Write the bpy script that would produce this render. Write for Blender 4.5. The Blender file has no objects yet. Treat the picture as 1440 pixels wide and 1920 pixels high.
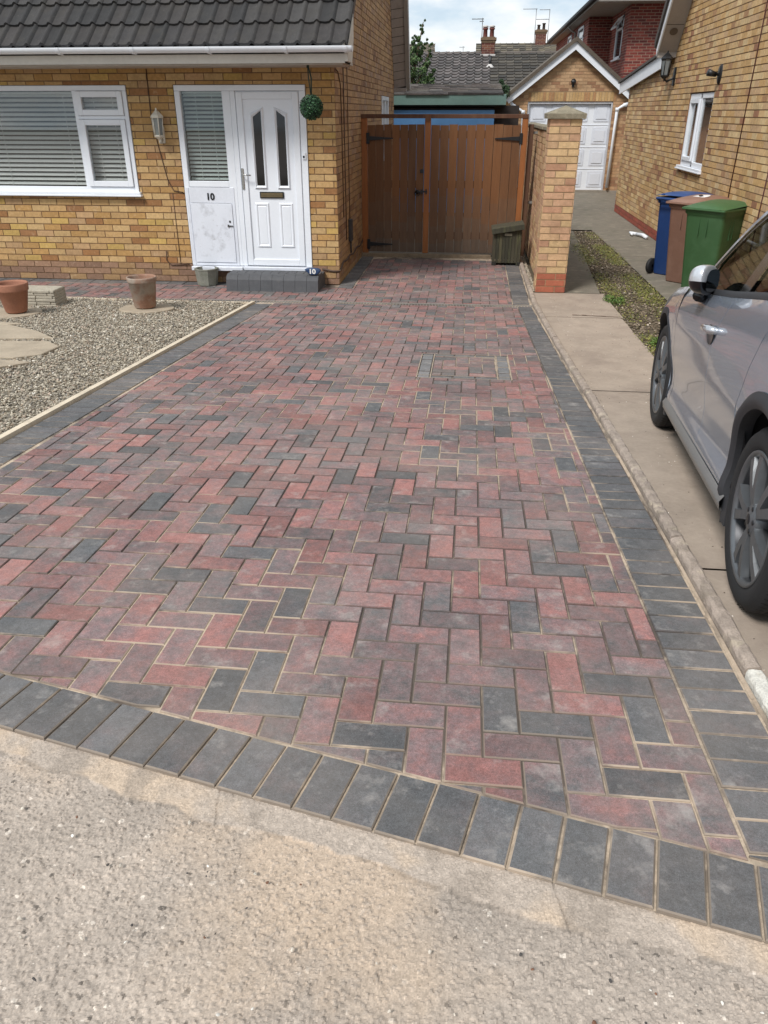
import bpy, math, random
import numpy as np
from mathutils import Vector, Matrix
R = math.radians
random.seed(7); rng = np.random.default_rng(7)
S = bpy.context.scene
COL = S.collection

# ------------------------------------------------------------------ camera
cd = bpy.data.cameras.new('camera'); cam = bpy.data.objects.new('camera', cd); COL.objects.link(cam)
cd.sensor_fit = 'VERTICAL'; cd.sensor_height = 36.0; cd.lens = 36.0*1442/1920
cd.clip_start = 0.02; cd.clip_end = 800
pitch, yaw = 27.479, 5.971
cam.location = (0, 0, 1.93)
cam.rotation_euler = (R(90-pitch), 0, R(yaw))
S.camera = cam
# ------------------------------------------------------------------ light
SUN_EL, SUN_AZ = 50, 215      # azimuth: direction the light comes from, degrees from +Y clockwise
w = bpy.data.worlds.new('World'); S.world = w; w.use_nodes = True
nt = w.node_tree; nt.nodes.clear(); N = nt.nodes.new; LK = nt.links.new
sky = N('ShaderNodeTexSky'); sky.sky_type = 'NISHITA'; sky.sun_disc = False
sky.sun_elevation = R(SUN_EL); sky.sun_rotation = R(SUN_AZ)
b1 = N('ShaderNodeBackground'); b1.inputs['Strength'].default_value = 0.11; LK(sky.outputs[0], b1.inputs['Color'])
tc = N('ShaderNodeTexCoord'); mp = N('ShaderNodeMapping'); mp.inputs['Scale'].default_value = (1, 1, 2.6)
LK(tc.outputs['Generated'], mp.inputs[0])
n1 = N('ShaderNodeTexNoise'); n1.inputs['Scale'].default_value = 4.6; n1.inputs['Detail'].default_value = 7; n1.inputs['Roughness'].default_value = .55; LK(mp.outputs[0], n1.inputs['Vector'])
rp = N('ShaderNodeValToRGB'); rp.color_ramp.elements[0].position = .34; rp.color_ramp.elements[0].color = (.40, .52, .64, 1)
rp.color_ramp.elements[1].position = .60; rp.color_ramp.elements[1].color = (1, 1, 1, 1)
e = rp.color_ramp.elements.new(.47); e.color = (.60, .72, .83, 1)
LK(n1.outputs['Fac'], rp.inputs[0])
b2 = N('ShaderNodeBackground'); b2.inputs['Strength'].default_value = .78; LK(rp.outputs[0], b2.inputs['Color'])
n2 = N('ShaderNodeTexNoise'); n2.inputs['Scale'].default_value = 2.2; n2.inputs['Detail'].default_value = 5; LK(mp.outputs[0], n2.inputs['Vector'])
r2 = N('ShaderNodeValToRGB'); r2.color_ramp.elements[0].position = .3; r2.color_ramp.elements[0].color = (.8, .8, .8, 1); r2.color_ramp.elements[1].position = .5
LK(n2.outputs['Fac'], r2.inputs[0])
mx = N('ShaderNodeMixShader'); LK(r2.outputs[0], mx.inputs[0]); LK(b1.outputs[0], mx.inputs[1]); LK(b2.outputs[0], mx.inputs[2])
wo = N('ShaderNodeOutputWorld'); LK(mx.outputs[0], wo.inputs[0])
sl = bpy.data.lights.new('sun', 'SUN'); sl.energy = 2.4; sl.angle = R(15); sl.color = (1, .965, .925)
so = bpy.data.objects.new('sun', sl); COL.objects.link(so)
dv = Vector((math.sin(R(SUN_AZ))*math.cos(R(SUN_EL)), math.cos(R(SUN_AZ))*math.cos(R(SUN_EL)), math.sin(R(SUN_EL))))
so.rotation_euler = dv.to_track_quat('Z', 'Y').to_euler()
S.view_settings.view_transform = 'Standard'; S.view_settings.look = 'None'; S.view_settings.gamma = 1
S.view_settings.exposure = 0.5

# ------------------------------------------------------------------ helpers
def lin(c):
    c = [x/255 for x in c[:3]]
    return tuple(x/12.92 if x <= .04045 else ((x+.055)/1.055)**2.4 for x in c)
def zg(y): return max(.5-.0563*min(max(y, 0), 8.88), 0) if y > 0 else .5
ZN = [(-30, .46), (1.0, .43), (2.5, .338), (4.9, .125), (6.5, .05), (8.88, -.004), (9.6, -.004), (60, -.004)]
def zn(y):
    for (a, za), (b, zb) in zip(ZN, ZN[1:]):
        if y <= b: return za+(zb-za)*(y-a)/(b-a)
    return ZN[-1][1]

def prop(o, label=None, cat=None, group=None, kind=None):
    if label: o['label'] = label
    if cat: o['category'] = cat
    if group: o['group'] = group
    if kind: o['kind'] = kind
    return o
WM = {}
def thing(name, label, cat, loc=(0, 0, 0), rz=0, group=None, kind=None):
    o = bpy.data.objects.new(name, None); COL.objects.link(o); o.empty_display_size = .1
    o.location = loc; o.rotation_euler = (0, 0, rz)
    WM[o] = Matrix.Translation(loc) @ Matrix.Rotation(rz, 4, 'Z')
    return prop(o, label, cat, group, kind)

class MB:
    def __init__(s): s.v = []; s.f = []; s.m = []; s.c = []; s.sm = []
    def face(s, pts, m=0, c=None, sm=False):
        b = len(s.v); s.v += [tuple(p) for p in pts]; s.f.append(tuple(range(b, b+len(pts)))); s.m.append(m); s.c.append(c); s.sm.append(sm)
    def add(s, vs, fs, m=0, c=None, sm=False):
        b = len(s.v); s.v += [tuple(p) for p in vs]
        for f in fs: s.f.append(tuple(i+b for i in f)); s.m.append(m); s.c.append(c); s.sm.append(sm)
    def box(s, x0, x1, y0, y1, z0, z1, m=0, c=None, bev=0, M=None):
        if bev:
            vs = []; b = bev
            for z, k in ((z0, 0), (z0+b, 1), (z1-b, 1), (z1, 0)):
                i = 0 if k else b
                for (x, y) in ((x0+i, y0+b), (x0+b, y0+i), (x1-b, y0+i), (x1-i, y0+b), (x1-i, y1-b), (x1-b, y1-i), (x0+b, y1-i), (x0+i, y1-b)):
                    vs.append((x, y, z))
            fs = [tuple(range(7, -1, -1)), tuple(range(24, 32))]
            for l in range(3):
                for k in range(8): fs.append((l*8+k, l*8+(k+1) % 8, l*8+8+(k+1) % 8, l*8+8+k))
        else:
            vs = [(x0, y0, z0), (x1, y0, z0), (x1, y1, z0), (x0, y1, z0), (x0, y0, z1), (x1, y0, z1), (x1, y1, z1), (x0, y1, z1)]
            fs = [(3, 2, 1, 0), (4, 5, 6, 7), (0, 1, 5, 4), (1, 2, 6, 5), (2, 3, 7, 6), (3, 0, 4, 7)]
        if M is not None: vs = [M @ Vector(v) for v in vs]
        s.add(vs, fs, m, c)
    def prism(s, poly, axis, a, b, m=0, c=None):
        # poly: 2D points, extruded along axis between a and b; axis x: (y,z); y: (x,z); z: (x,y)
        def P(p, t): return (t, p[0], p[1]) if axis == 'x' else ((p[0], t, p[1]) if axis == 'y' else (p[0], p[1], t))
        n = len(poly); vs = [P(p, a) for p in poly]+[P(p, b) for p in poly]
        s.add(vs, [tuple(range(n)), tuple(range(2*n-1, n-1, -1))]+[(i, i+n, (i+1) % n+n, (i+1) % n) for i in range(n)], m, c)
    def lathe(s, prof, cx=0, cy=0, z0=0, seg=24, m=0, c=None, sm=True, M=None, ph=0):
        n = len(prof); vs = []
        for k in range(seg):
            a = 2*math.pi*k/seg+ph
            vs += [(cx+r*math.cos(a), cy+r*math.sin(a), z0+z) for r, z in prof]
        if M is not None: vs = [M @ Vector(v) for v in vs]
        fs = []
        for k in range(seg):
            for j in range(n-1):
                a, b = k*n+j, ((k+1) % seg)*n+j
                fs.append((a, b, b+1, a+1))
        s.add(vs, fs, m, c, sm)
    def tube(s, pts, r, seg=8, m=0, c=None, cap=True):
        pts = [Vector(p) for p in pts]; rr = r if isinstance(r, (list, tuple)) else [r]*len(pts)
        vs = []; prev = None
        for i, p in enumerate(pts):
            d = (pts[min(i+1, len(pts)-1)]-pts[max(i-1, 0)]).normalized()
            u = (prev - d*prev.dot(d)) if prev is not None else (d.cross(Vector((0, 0, 1))) if abs(d.z) < .95 else d.cross(Vector((1, 0, 0))))
            u.normalize(); prev = u; q = d.cross(u)
            vs += [p+(u*math.cos(2*math.pi*k/seg)+q*math.sin(2*math.pi*k/seg))*rr[i] for k in range(seg)]
        fs = [(i*seg+k, i*seg+(k+1) % seg, (i+1)*seg+(k+1) % seg, (i+1)*seg+k) for i in range(len(pts)-1) for k in range(seg)]
        if cap: fs += [tuple(range(seg-1, -1, -1)), tuple((len(pts)-1)*seg+k for k in range(seg))]
        s.add(vs, fs, m, c, True)
    def grid(s, P, nu, nv, m=0, c=None, sm=True, flip=False):
        vs = [P(i/nu, j/nv) for i in range(nu+1) for j in range(nv+1)]
        fs = []
        for i in range(nu):
            for j in range(nv):
                f = (i*(nv+1)+j, (i+1)*(nv+1)+j, (i+1)*(nv+1)+j+1, i*(nv+1)+j+1)
                fs.append(f[::-1] if flip else f)
        s.add(vs, fs, m, c, sm)
    def build(s, name, mats, parent=None, **k):
        if not isinstance(mats, (list, tuple)): mats = [mats]
        me = bpy.data.meshes.new(name)
        vs = s.v
        if parent is not None and parent in WM:
            I = WM[parent].inverted(); vs = [I @ Vector(v) for v in vs]
        me.from_pydata([tuple(v) for v in vs], [], s.f)
        for mt in mats: me.materials.append(mt)
        me.polygons.foreach_set('material_index', s.m); me.polygons.foreach_set('use_smooth', s.sm)
        if any(c is not None for c in s.c):
            ca = me.color_attributes.new('Col', 'FLOAT_COLOR', 'CORNER')
            arr = []
            for f, c in zip(s.f, s.c): arr += [*(c or (.5, .5, .5)), 1]*len(f)
            ca.data.foreach_set('color', arr)
        me.update()
        o = bpy.data.objects.new(name, me); COL.objects.link(o)
        if parent is not None:
            o.parent = parent
            WM[o] = WM.get(parent, Matrix())
        else: WM[o] = Matrix()
        return prop(o, k.get('label'), k.get('cat'), k.get('group'), k.get('kind'))

def fastmesh(name, V, F, mat, colors=None, parent=None, sm=False, **k):
    """numpy mesh; F is (n,k) array, colors per face (n,3)"""
    me = bpy.data.meshes.new(name); nf, kk = F.shape
    me.vertices.add(len(V)); me.vertices.foreach_set('co', V.astype('f').ravel())
    me.loops.add(nf*kk); me.loops.foreach_set('vertex_index', F.astype('i').ravel())
    me.polygons.add(nf); me.polygons.foreach_set('loop_start', np.arange(0, nf*kk, kk, dtype='i'))
    me.polygons.foreach_set('use_smooth', np.full(nf, sm))
    if colors is not None:
        ca = me.color_attributes.new('Col', 'FLOAT_COLOR', 'CORNER')
        c4 = np.ones((nf, kk, 4), 'f'); c4[:, :, :3] = colors[:, None, :]
        ca.data.foreach_set('color', c4.ravel())
    me.materials.append(mat); me.update(calc_edges=True); me.validate()
    o = bpy.data.objects.new(name, me); COL.objects.link(o)
    if parent is not None: o.parent = parent
    return prop(o, k.get('label'), k.get('cat'), k.get('group'), k.get('kind'))

MATS = {}
def M(name, col=(128, 128, 128), rough=.6, metal=0, var=.12, vs=6, bump=0, bs=80, attr=False, coat=0, stain=None, stain2=None, spec=.5, world=True, bd=.004, stretch=None):
    """procedural material; col in sRGB 0-255 albedo"""
    if name in MATS: return MATS[name]
    m = bpy.data.materials.new(name); m.use_nodes = True; t = m.node_tree; n = t.nodes; p = n['Principled BSDF']
    L = t.links.new
    geo = n.new('ShaderNodeNewGeometry') if world else n.new('ShaderNodeTexCoord')
    vec = geo.outputs['Position'] if world else geo.outputs['Object']
    if stretch:
        mpn = n.new('ShaderNodeMapping'); mpn.inputs['Scale'].default_value = stretch; L(vec, mpn.inputs[0]); vec = mpn.outputs[0]
    def noise(sc, det=4, ro=.6):
        q = n.new('ShaderNodeTexNoise'); q.inputs['Scale'].default_value = sc; q.inputs['Detail'].default_value = det; q.inputs['Roughness'].default_value = ro
        L(vec, q.inputs['Vector']); return q
    def mix(f, a, b, bt='MIX'):
        q = n.new('ShaderNodeMix'); q.data_type = 'RGBA'; q.blend_type = bt
        for i, x in ((0, f), (6, a), (7, b)):
            if hasattr(x, 'links'): L(x, q.inputs[i])
            else: q.inputs[i].default_value = x if i == 0 else (*x, 1)
        return q.outputs[2]
    if attr:
        a = n.new('ShaderNodeAttribute'); a.attribute_name = 'Col'; c = a.outputs['Color']
    else:
        r_ = n.new('ShaderNodeRGB'); r_.outputs[0].default_value = (*lin(col), 1); c = r_.outputs[0]
    if var:
        q = noise(vs); mr = n.new('ShaderNodeMapRange'); mr.inputs['From Min'].default_value = .3; mr.inputs['From Max'].default_value = .7
        mr.inputs['To Min'].default_value = 1-var; mr.inputs['To Max'].default_value = 1+var; mr.clamp = False; L(q.outputs['Fac'], mr.inputs[0])
        q3 = noise(vs*9, 3); mr3 = n.new('ShaderNodeMapRange'); mr3.inputs['From Min'].default_value = .3; mr3.inputs['From Max'].default_value = .7
        mr3.inputs['To Min'].default_value = 1-var*.7; mr3.inputs['To Max'].default_value = 1+var*.7; L(q3.outputs['Fac'], mr3.inputs[0])
        mm = n.new('ShaderNodeMath'); mm.operation = 'MULTIPLY'; L(mr.outputs[0], mm.inputs[0]); L(mr3.outputs[0], mm.inputs[1])
        cc = n.new('ShaderNodeCombineColor'); [L(mm.outputs[0], cc.inputs[i]) for i in range(3)]
        c = mix(1.0, c, cc.outputs[0], 'MULTIPLY')
    for st in (stain, stain2):
        if st:
            scol, sc, lo, hi, amt = st
            q = noise(sc, 6, .65); mr = n.new('ShaderNodeMapRange'); mr.inputs['From Min'].default_value = lo; mr.inputs['From Max'].default_value = hi
            mr.inputs['To Max'].default_value = amt; L(q.outputs['Fac'], mr.inputs[0])
            c = mix(mr.outputs[0], c, lin(scol))
    L(c, p.inputs['Base Color'])
    p.inputs['Roughness'].default_value = rough; p.inputs['Metallic'].default_value = metal
    p.inputs['Specular IOR Level'].default_value = spec; p.inputs['Coat Weight'].default_value = coat; p.inputs['Coat Roughness'].default_value = .04
    if bump:
        q = noise(bs, 5, .65); bn = n.new('ShaderNodeBump'); bn.inputs['Strength'].default_value = bump; bn.inputs['Distance'].default_value = bd
        L(q.outputs['Fac'], bn.inputs['Height']); L(bn.outputs[0], p.inputs['Normal'])
    MATS[name] = m; return m

def glassmat(name, tint=(.9, .95, .95), refl=1.0, top=.95):
    m = bpy.data.materials.new(name); m.use_nodes = True; t = m.node_tree; n = t.nodes; n.clear(); L = t.links.new
    o = n.new('ShaderNodeOutputMaterial'); mx = n.new('ShaderNodeMixShader'); tr = n.new('ShaderNodeBsdfTransparent'); gl = n.new('ShaderNodeBsdfGlossy')
    tr.inputs[0].default_value = (*tint, 1); gl.inputs['Roughness'].default_value = .02; gl.inputs['Color'].default_value = (refl, refl, refl, 1)
    lw = n.new('ShaderNodeLayerWeight'); pw = n.new('ShaderNodeMath'); pw.operation = 'POWER'; pw.inputs[1].default_value = 4.0; L(lw.outputs['Facing'], pw.inputs[0])
    fr = n.new('ShaderNodeMapRange'); fr.inputs['To Min'].default_value = .05; fr.inputs['To Max'].default_value = top; L(pw.outputs[0], fr.inputs[0])
    L(fr.outputs[0], mx.inputs[0]); L(tr.outputs[0], mx.inputs[1]); L(gl.outputs[0], mx.inputs[2]); L(mx.outputs[0], o.inputs[0])
    return m

white = M('white_upvc', (226, 230, 236), .35, var=.02, vs=3)
whited = M('white_board', (214, 218, 226), .5, var=.05, vs=4, stain=((150, 150, 152), 9, .56, .75, .35))
offw = M('offwhite_paint', (196, 190, 180), .5, var=.06, vs=3)
black = M('black_iron', (22, 22, 24), .45, var=.1)
darkint = M('dark_interior', (26, 28, 31), .8, var=.1)
glass = glassmat('window_glass', (.95, .97, .97))

# --- polygon tools
def clip(poly, a, b, c):
    """keep a*x+b*y+c >= 0"""
    out = []; n = len(poly)
    for i in range(n):
        p, q = poly[i], poly[(i+1) % n]; dp, dq = a*p[0]+b*p[1]+c, a*q[0]+b*q[1]+c
        if dp >= 0: out.append(p)
        if (dp >= 0) != (dq >= 0):
            t = dp/(dp-dq); out.append((p[0]+(q[0]-p[0])*t, p[1]+(q[1]-p[1])*t))
    return out
def area(p): return .5*sum(p[i][0]*p[(i+1) % len(p)][1]-p[(i+1) % len(p)][0]*p[i][1] for i in range(len(p)))
def halfplane(p, q):  # keep left of p->q
    a, b = -(q[1]-p[1]), (q[0]-p[0]); l = math.hypot(a, b); a /= l; b /= l
    return (a, b, -(a*p[0]+b*p[1]))
def inset(poly, d):
    out = poly
    n = len(poly)
    for i in range(n):
        p, q = poly[i], poly[(i+1) % n]
        if math.hypot(q[0]-p[0], q[1]-p[1]) < 1e-5: continue
        a, b, c = halfplane(p, q); out = clip(out, a, b, c-d)
        if len(out) < 3: return None
    return out
def rect_minus(rects, hole):
    out = []
    for (x0, x1, y0, y1) in rects:
        h0, h1, g0, g1 = hole
        if h0 >= x1 or h1 <= x0 or g0 >= y1 or g1 <= y0: out.append((x0, x1, y0, y1)); continue
        if x0 < h0: out.append((x0, h0, y0, y1))
        if h1 < x1: out.append((h1, x1, y0, y1))
        a, b = max(x0, h0), min(x1, h1)
        if y0 < g0: out.append((a, b, y0, g0))
        if g1 < y1: out.append((a, b, g1, y1))
    return out

BUFF = [((182, 147, 99), 6), ((174, 136, 84), 5), ((191, 159, 111), 4), ((150, 107, 66), 1.4), ((180, 146, 106), 2.4), ((150, 108, 70), .8), ((186, 154, 90), 1.6)]
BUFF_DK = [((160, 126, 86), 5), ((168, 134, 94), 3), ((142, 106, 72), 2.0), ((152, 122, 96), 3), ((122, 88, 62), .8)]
PALE = [((198, 166, 120), 5), ((190, 154, 104), 5), ((206, 179, 134), 3), ((190, 158, 120), 3), ((168, 130, 92), 1.5), ((152, 108, 80), .6)]
PINK = [((192, 158, 122), 4), ((188, 150, 120), 4), ((196, 166, 124), 4), ((180, 138, 110), 1.5)]
REDB = [((120, 52, 44), 5), ((104, 44, 40), 4), ((134, 64, 54), 3), ((90, 40, 38), 2)]
def pick(pal):
    c = random.choices([p[0] for p in pal], [p[1] for p in pal])[0]; f = random.uniform(.9, 1.1)
    return tuple(min(x*f, 1) for x in lin(c))
brickM = M('brick', attr=True, rough=.85, var=.14, vs=26, bump=.9, bs=240, stain=((112, 84, 58), 2.6, .54, .74, .4), stain2=((196, 176, 148), 13, .60, .72, .35))
mortarM = M('mortar', (122, 96, 72), .95, var=.15, vs=14, bump=.5, bs=300)
mortarL = M('mortar_light', (158, 134, 104), .95, var=.12, vs=14, bump=.5, bs=300)
def brickwork(mb, O, U, Nn, w, h, pal, holes=(), planes=(), off=0., z0=0., mort=.011, header=False, proud=.006, base=None, bl=.215, gh=.075):
    """bricks on the plane O + U*u + Z*v, facing Nn; u in [0,w], v in [z0,h]; planes = half planes in (u,v); mats 0 brick 1 mortar"""
    O, U, Nn = Vector(O), Vector(U), Vector(Nn); Z = Vector((0, 0, 1)); flip = U.cross(Z).dot(Nn) < 0
    def P(u, v, d): return O+U*u+Z*v+Nn*d
    def poly(pl, d0, d1, m, c):
        for hp in planes:
            pl = clip(pl, *hp)
            if len(pl) < 3: return
        if area(pl) < 2e-5: return
        fr = [P(x, y, d1) for x, y in pl]
        if flip: fr = fr[::-1]
        mb.face(fr, m, c)
        if d1 > d0:
            n = len(pl)
            for i in range(n):
                p, q = pl[i], pl[(i+1) % n]
                f = [P(*p, d1), P(*p, d0), P(*q, d0), P(*q, d1)]
                mb.face(f[::-1] if flip else f, m, c)
    rs = [(0, w, z0, h)]
    for hl in holes: rs = rect_minus(rs, hl)
    for (a, b, c_, d) in rs: poly([(a, c_), (b, c_), (b, d), (a, d)], 0, 0, 1, None)
    v = z0; row = 0; L = bl+mort
    while v < h:
        u = -L+(.5*L if row % 2 else 0)+off
        while u < w:
            a, b, c_, d = max(u, 0.0), min(u+bl, w), v+mort*.5, min(v+gh-mort*.5, h)
            if b-a > .012 and d-c_ > .01:
                pieces = [(a, b, c_, d)]
                for hl in holes: pieces = rect_minus(pieces, hl)
                cc = pick(base[1] if base and v < base[0] else pal)
                j = random.uniform(-.0015, .0015)
                for (a2, b2, c2, d2) in pieces:
                    if b2-a2 > .01 and d2-c2 > .01: poly([(a2, c2), (b2, c2), (b2, d2), (a2, d2)], 0, proud+j, 0, cc)
            u += L
        v += gh; row += 1

# ================================================================== GROUND
grd = M('earth', (120, 110, 95), .95, var=.2, vs=2, bump=.5, bs=30)
def sheet(name, x0, x1, ys, zf, mat, kind='structure', dz=0, **k):
    mb = MB()
    for a, b in zip(ys, ys[1:]): mb.face([(x0, a, zf(a)+dz), (x1, a, zf(a)+dz), (x1, b, zf(b)+dz), (x0, b, zf(b)+dz)])
    return mb.build(name, mat, kind=kind, **k)
YS = [-60, 0, 1, 2.5, 4.9, 6.5, 8.88, 20, 60, 300]
sheet('ground', -150, 150, YS, lambda y: min(zg(y), zn(y)), grd, dz=-.06)

# --- front line of the drive
def fl(x): return 1.192-.2345*(x-.08)            # outer edge of the front soldier course
FN = 1/math.hypot(1, .2345)
# --- road surface: rough tarmac, real aggregate relief near the camera
X0, X1, Y0, Y1, G = -2.4, 1.5, .25, 1.85, .0031
nx, ny = int((X1-X0)/G), int((Y1-Y0)/G)
def smooth_noise(nx, ny, cell, seed):
    r = np.random.default_rng(seed); gx, gy = int(nx/cell)+3, int(ny/cell)+3
    g = r.random((gx, gy)); x = np.arange(nx)/cell; y = np.arange(ny)/cell
    ix, iy = x.astype(int), y.astype(int); fx, fy = x-ix, y-iy; fx = fx*fx*(3-2*fx); fy = fy*fy*(3-2*fy)
    a = g[ix][:, iy]; b = g[ix+1][:, iy]; c = g[ix][:, iy+1]; d = g[ix+1][:, iy+1]
    return (a*(1-fx)[:, None]+b*fx[:, None])*(1-fy)[None]+(c*(1-fx)[:, None]+d*fx[:, None])*fy[None]
def fbm(cell, seed, o=4): return sum(smooth_noise(nx, ny, max(cell/2**k, 1.2), seed+k)*.5**k for k in range(o))/sum(.5**k for k in range(o))
H = np.zeros((nx, ny)); T = np.zeros((nx, ny))
for _ in range(90000):
    cx, cy = rng.integers(4, nx-5), rng.integers(4, ny-5); rr = rng.uniform(.8, 2.4); hh = rng.uniform(.0004, .0028)*rr/1.6; tt = rng.normal()
    k = 3; dx, dy = np.meshgrid(np.arange(-k, k+1)+rng.uniform(-.4, .4), np.arange(-k, k+1)+rng.uniform(-.4, .4), indexing='ij')
    e_ = rng.uniform(.6, 1.4); tlx, tly = rng.normal(0, .55, 2)
    q = hh*np.clip(1-(dx*dx*e_+dy*dy/e_)/(rr*rr), 0, 1)*(1+tlx*dx/rr+tly*dy/rr)
    sl_ = H[cx-k:cx+k+1, cy-k:cy+k+1]; u = q > sl_; sl_[u] = q[u]; T[cx-k:cx+k+1, cy-k:cy+k+1][u] = tt
H = H*(.6+1.2*fbm(70, 140, 3))+(fbm(5, 40, 3)-.5)*.0032+rng.random((nx, ny))*.0008
low = fbm(90, 1, 5); mid = fbm(24, 61, 4)
gx = X0+np.arange(nx)*G; gy = Y0+np.arange(ny)*G
GX, GY = np.meshgrid(gx, gy, indexing='ij')
D = (1.192-.2345*(GX-.08)-GY)*FN          # distance in front of the blocks
kw = .088+.05*(fbm(40, 71, 4)-.5)+.012*np.sin(GX*7)
kerbm = np.clip((kw-D)/.006, 0, 1)
patch = np.exp(-(((GX+.30-.35*(1.2-GY))/.33)**2+((GY-1.02)/.30)**2))
sand = patch*1.3+np.exp(-((D-.10)/.07)**2)*.5*(low*1.4)
sandm = np.clip((sand-.30)*1.1+(low-.5)*1.6+(mid-.5)*.9-.05, 0, 1)*np.clip(sand*3-.3, 0, 1)
lev = sandm*.0018*(.1+1.3*mid)
Hs = np.maximum(H*(1+.25*patch-.25*sandm), lev)+low*.005
kerbz = .0085+.0025*(fbm(30, 81, 4)-.5)+H*.34+.0010*(rng.random((nx, ny))-.5)
jt = np.ones_like(GX)
for xj in (-2.3, -1.42, -.555, .255, 1.17): jt = np.minimum(jt, np.clip(np.abs(GX-.2345*(D)-xj+.012*(mid-.5))/.0045, 0, 1))
kerbz = kerbz-.003*(1-jt)
Hs = Hs*(1-kerbm)+kerbz*kerbm
base = np.array(lin((163, 151, 139))); sandc = np.array(lin((180, 160, 139)))
col = base[None, None]*(1+.07*T+(low-.5)*.5)[:, :, None]
col += (T > 2.05)[:, :, None]*np.array((.15, .145, .13))*(1-.7*sandm)[:, :, None]
col *= (1-.45*(T < -2.1))[:, :, None]
sm_ = np.clip(sandm*.9, 0, .8)*(1-.45*np.clip((H-lev)/.0025, 0, 1))
col = col*(1-sm_[:, :, None])+sandc*sm_[:, :, None]*(1+.05*T[:, :, None])
kc = np.array(lin((168, 155, 142)))*(.86+.34*fbm(60, 91, 5))[:, :, None]*(1+.03*T)[:, :, None]
ks = np.clip((fbm(50, 101, 5)-.46)*5, 0, .8)[:, :, None]; kc = kc*(1-ks)+np.array(lin((188, 168, 146)))*ks
kd = np.clip((fbm(35, 111, 5)-.54)*5, 0, .6)[:, :, None]; kc = kc*(1-kd)+np.array(lin((144, 132, 120)))*kd
kc = kc*(.75+.25*jt)[:, :, None]
edge = np.clip(1-np.abs(D-kw)/.008, 0, 1)*(mid > .5); grain = 1+.30*(rng.random((nx, ny))-.5)+.25*(fbm(3, 170, 2)-.5)
col = col*(1-kerbm[:, :, None])+kc*kerbm[:, :, None]; col *= ((1-.35*edge)*grain)[:, :, None]
V = np.stack([GX, GY, np.vectorize(zg)(GY)-.018+Hs], -1).reshape(-1, 3)
ii, jj = np.meshgrid(np.arange(nx-1), np.arange(ny-1), indexing='ij')
a_ = (ii*ny+jj).ravel(); F = np.stack([a_, a_+ny, a_+ny+1, a_+1], -1)
Df = D[:-1, :-1].ravel(); kf = (kerbm > .5)[:-1, :-1].ravel(); cf = np.clip(col[:-1, :-1].reshape(-1, 3), 0, 1)
tarm = M('tarmac', attr=True, rough=.9, var=.10, vs=60, bump=.5, bs=500, bd=.0015)
for nm_, mk in (('road', (Df > -.004) & ~kf), ('kerb', (Df > -.004) & kf)):
    Fm = F[mk]; u_, inv = np.unique(Fm, return_inverse=True)
    fastmesh(nm_, V[u_], inv.reshape(-1, 4), tarm, cf[mk], kind='structure', sm=False)
tarf = M('tarmac_far', (160, 150, 140), .9, var=.2, vs=60, bump=.8, bs=160)
mb = MB()
rz = lambda y: zg(y)-.0125
for (x0, x1, y0, y1) in ((-40, 40, -40, Y0), (-40, X0, Y0, Y1), (X1-.004, 40, Y0, 1.0)):
    mb.face([(x0, y0, rz(y0)), (x1, y0, rz(y0)), (x1, y1, rz(y1)), (x0, y1, rz(y1))])
mb.build('road', tarf, kind='structure')

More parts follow.
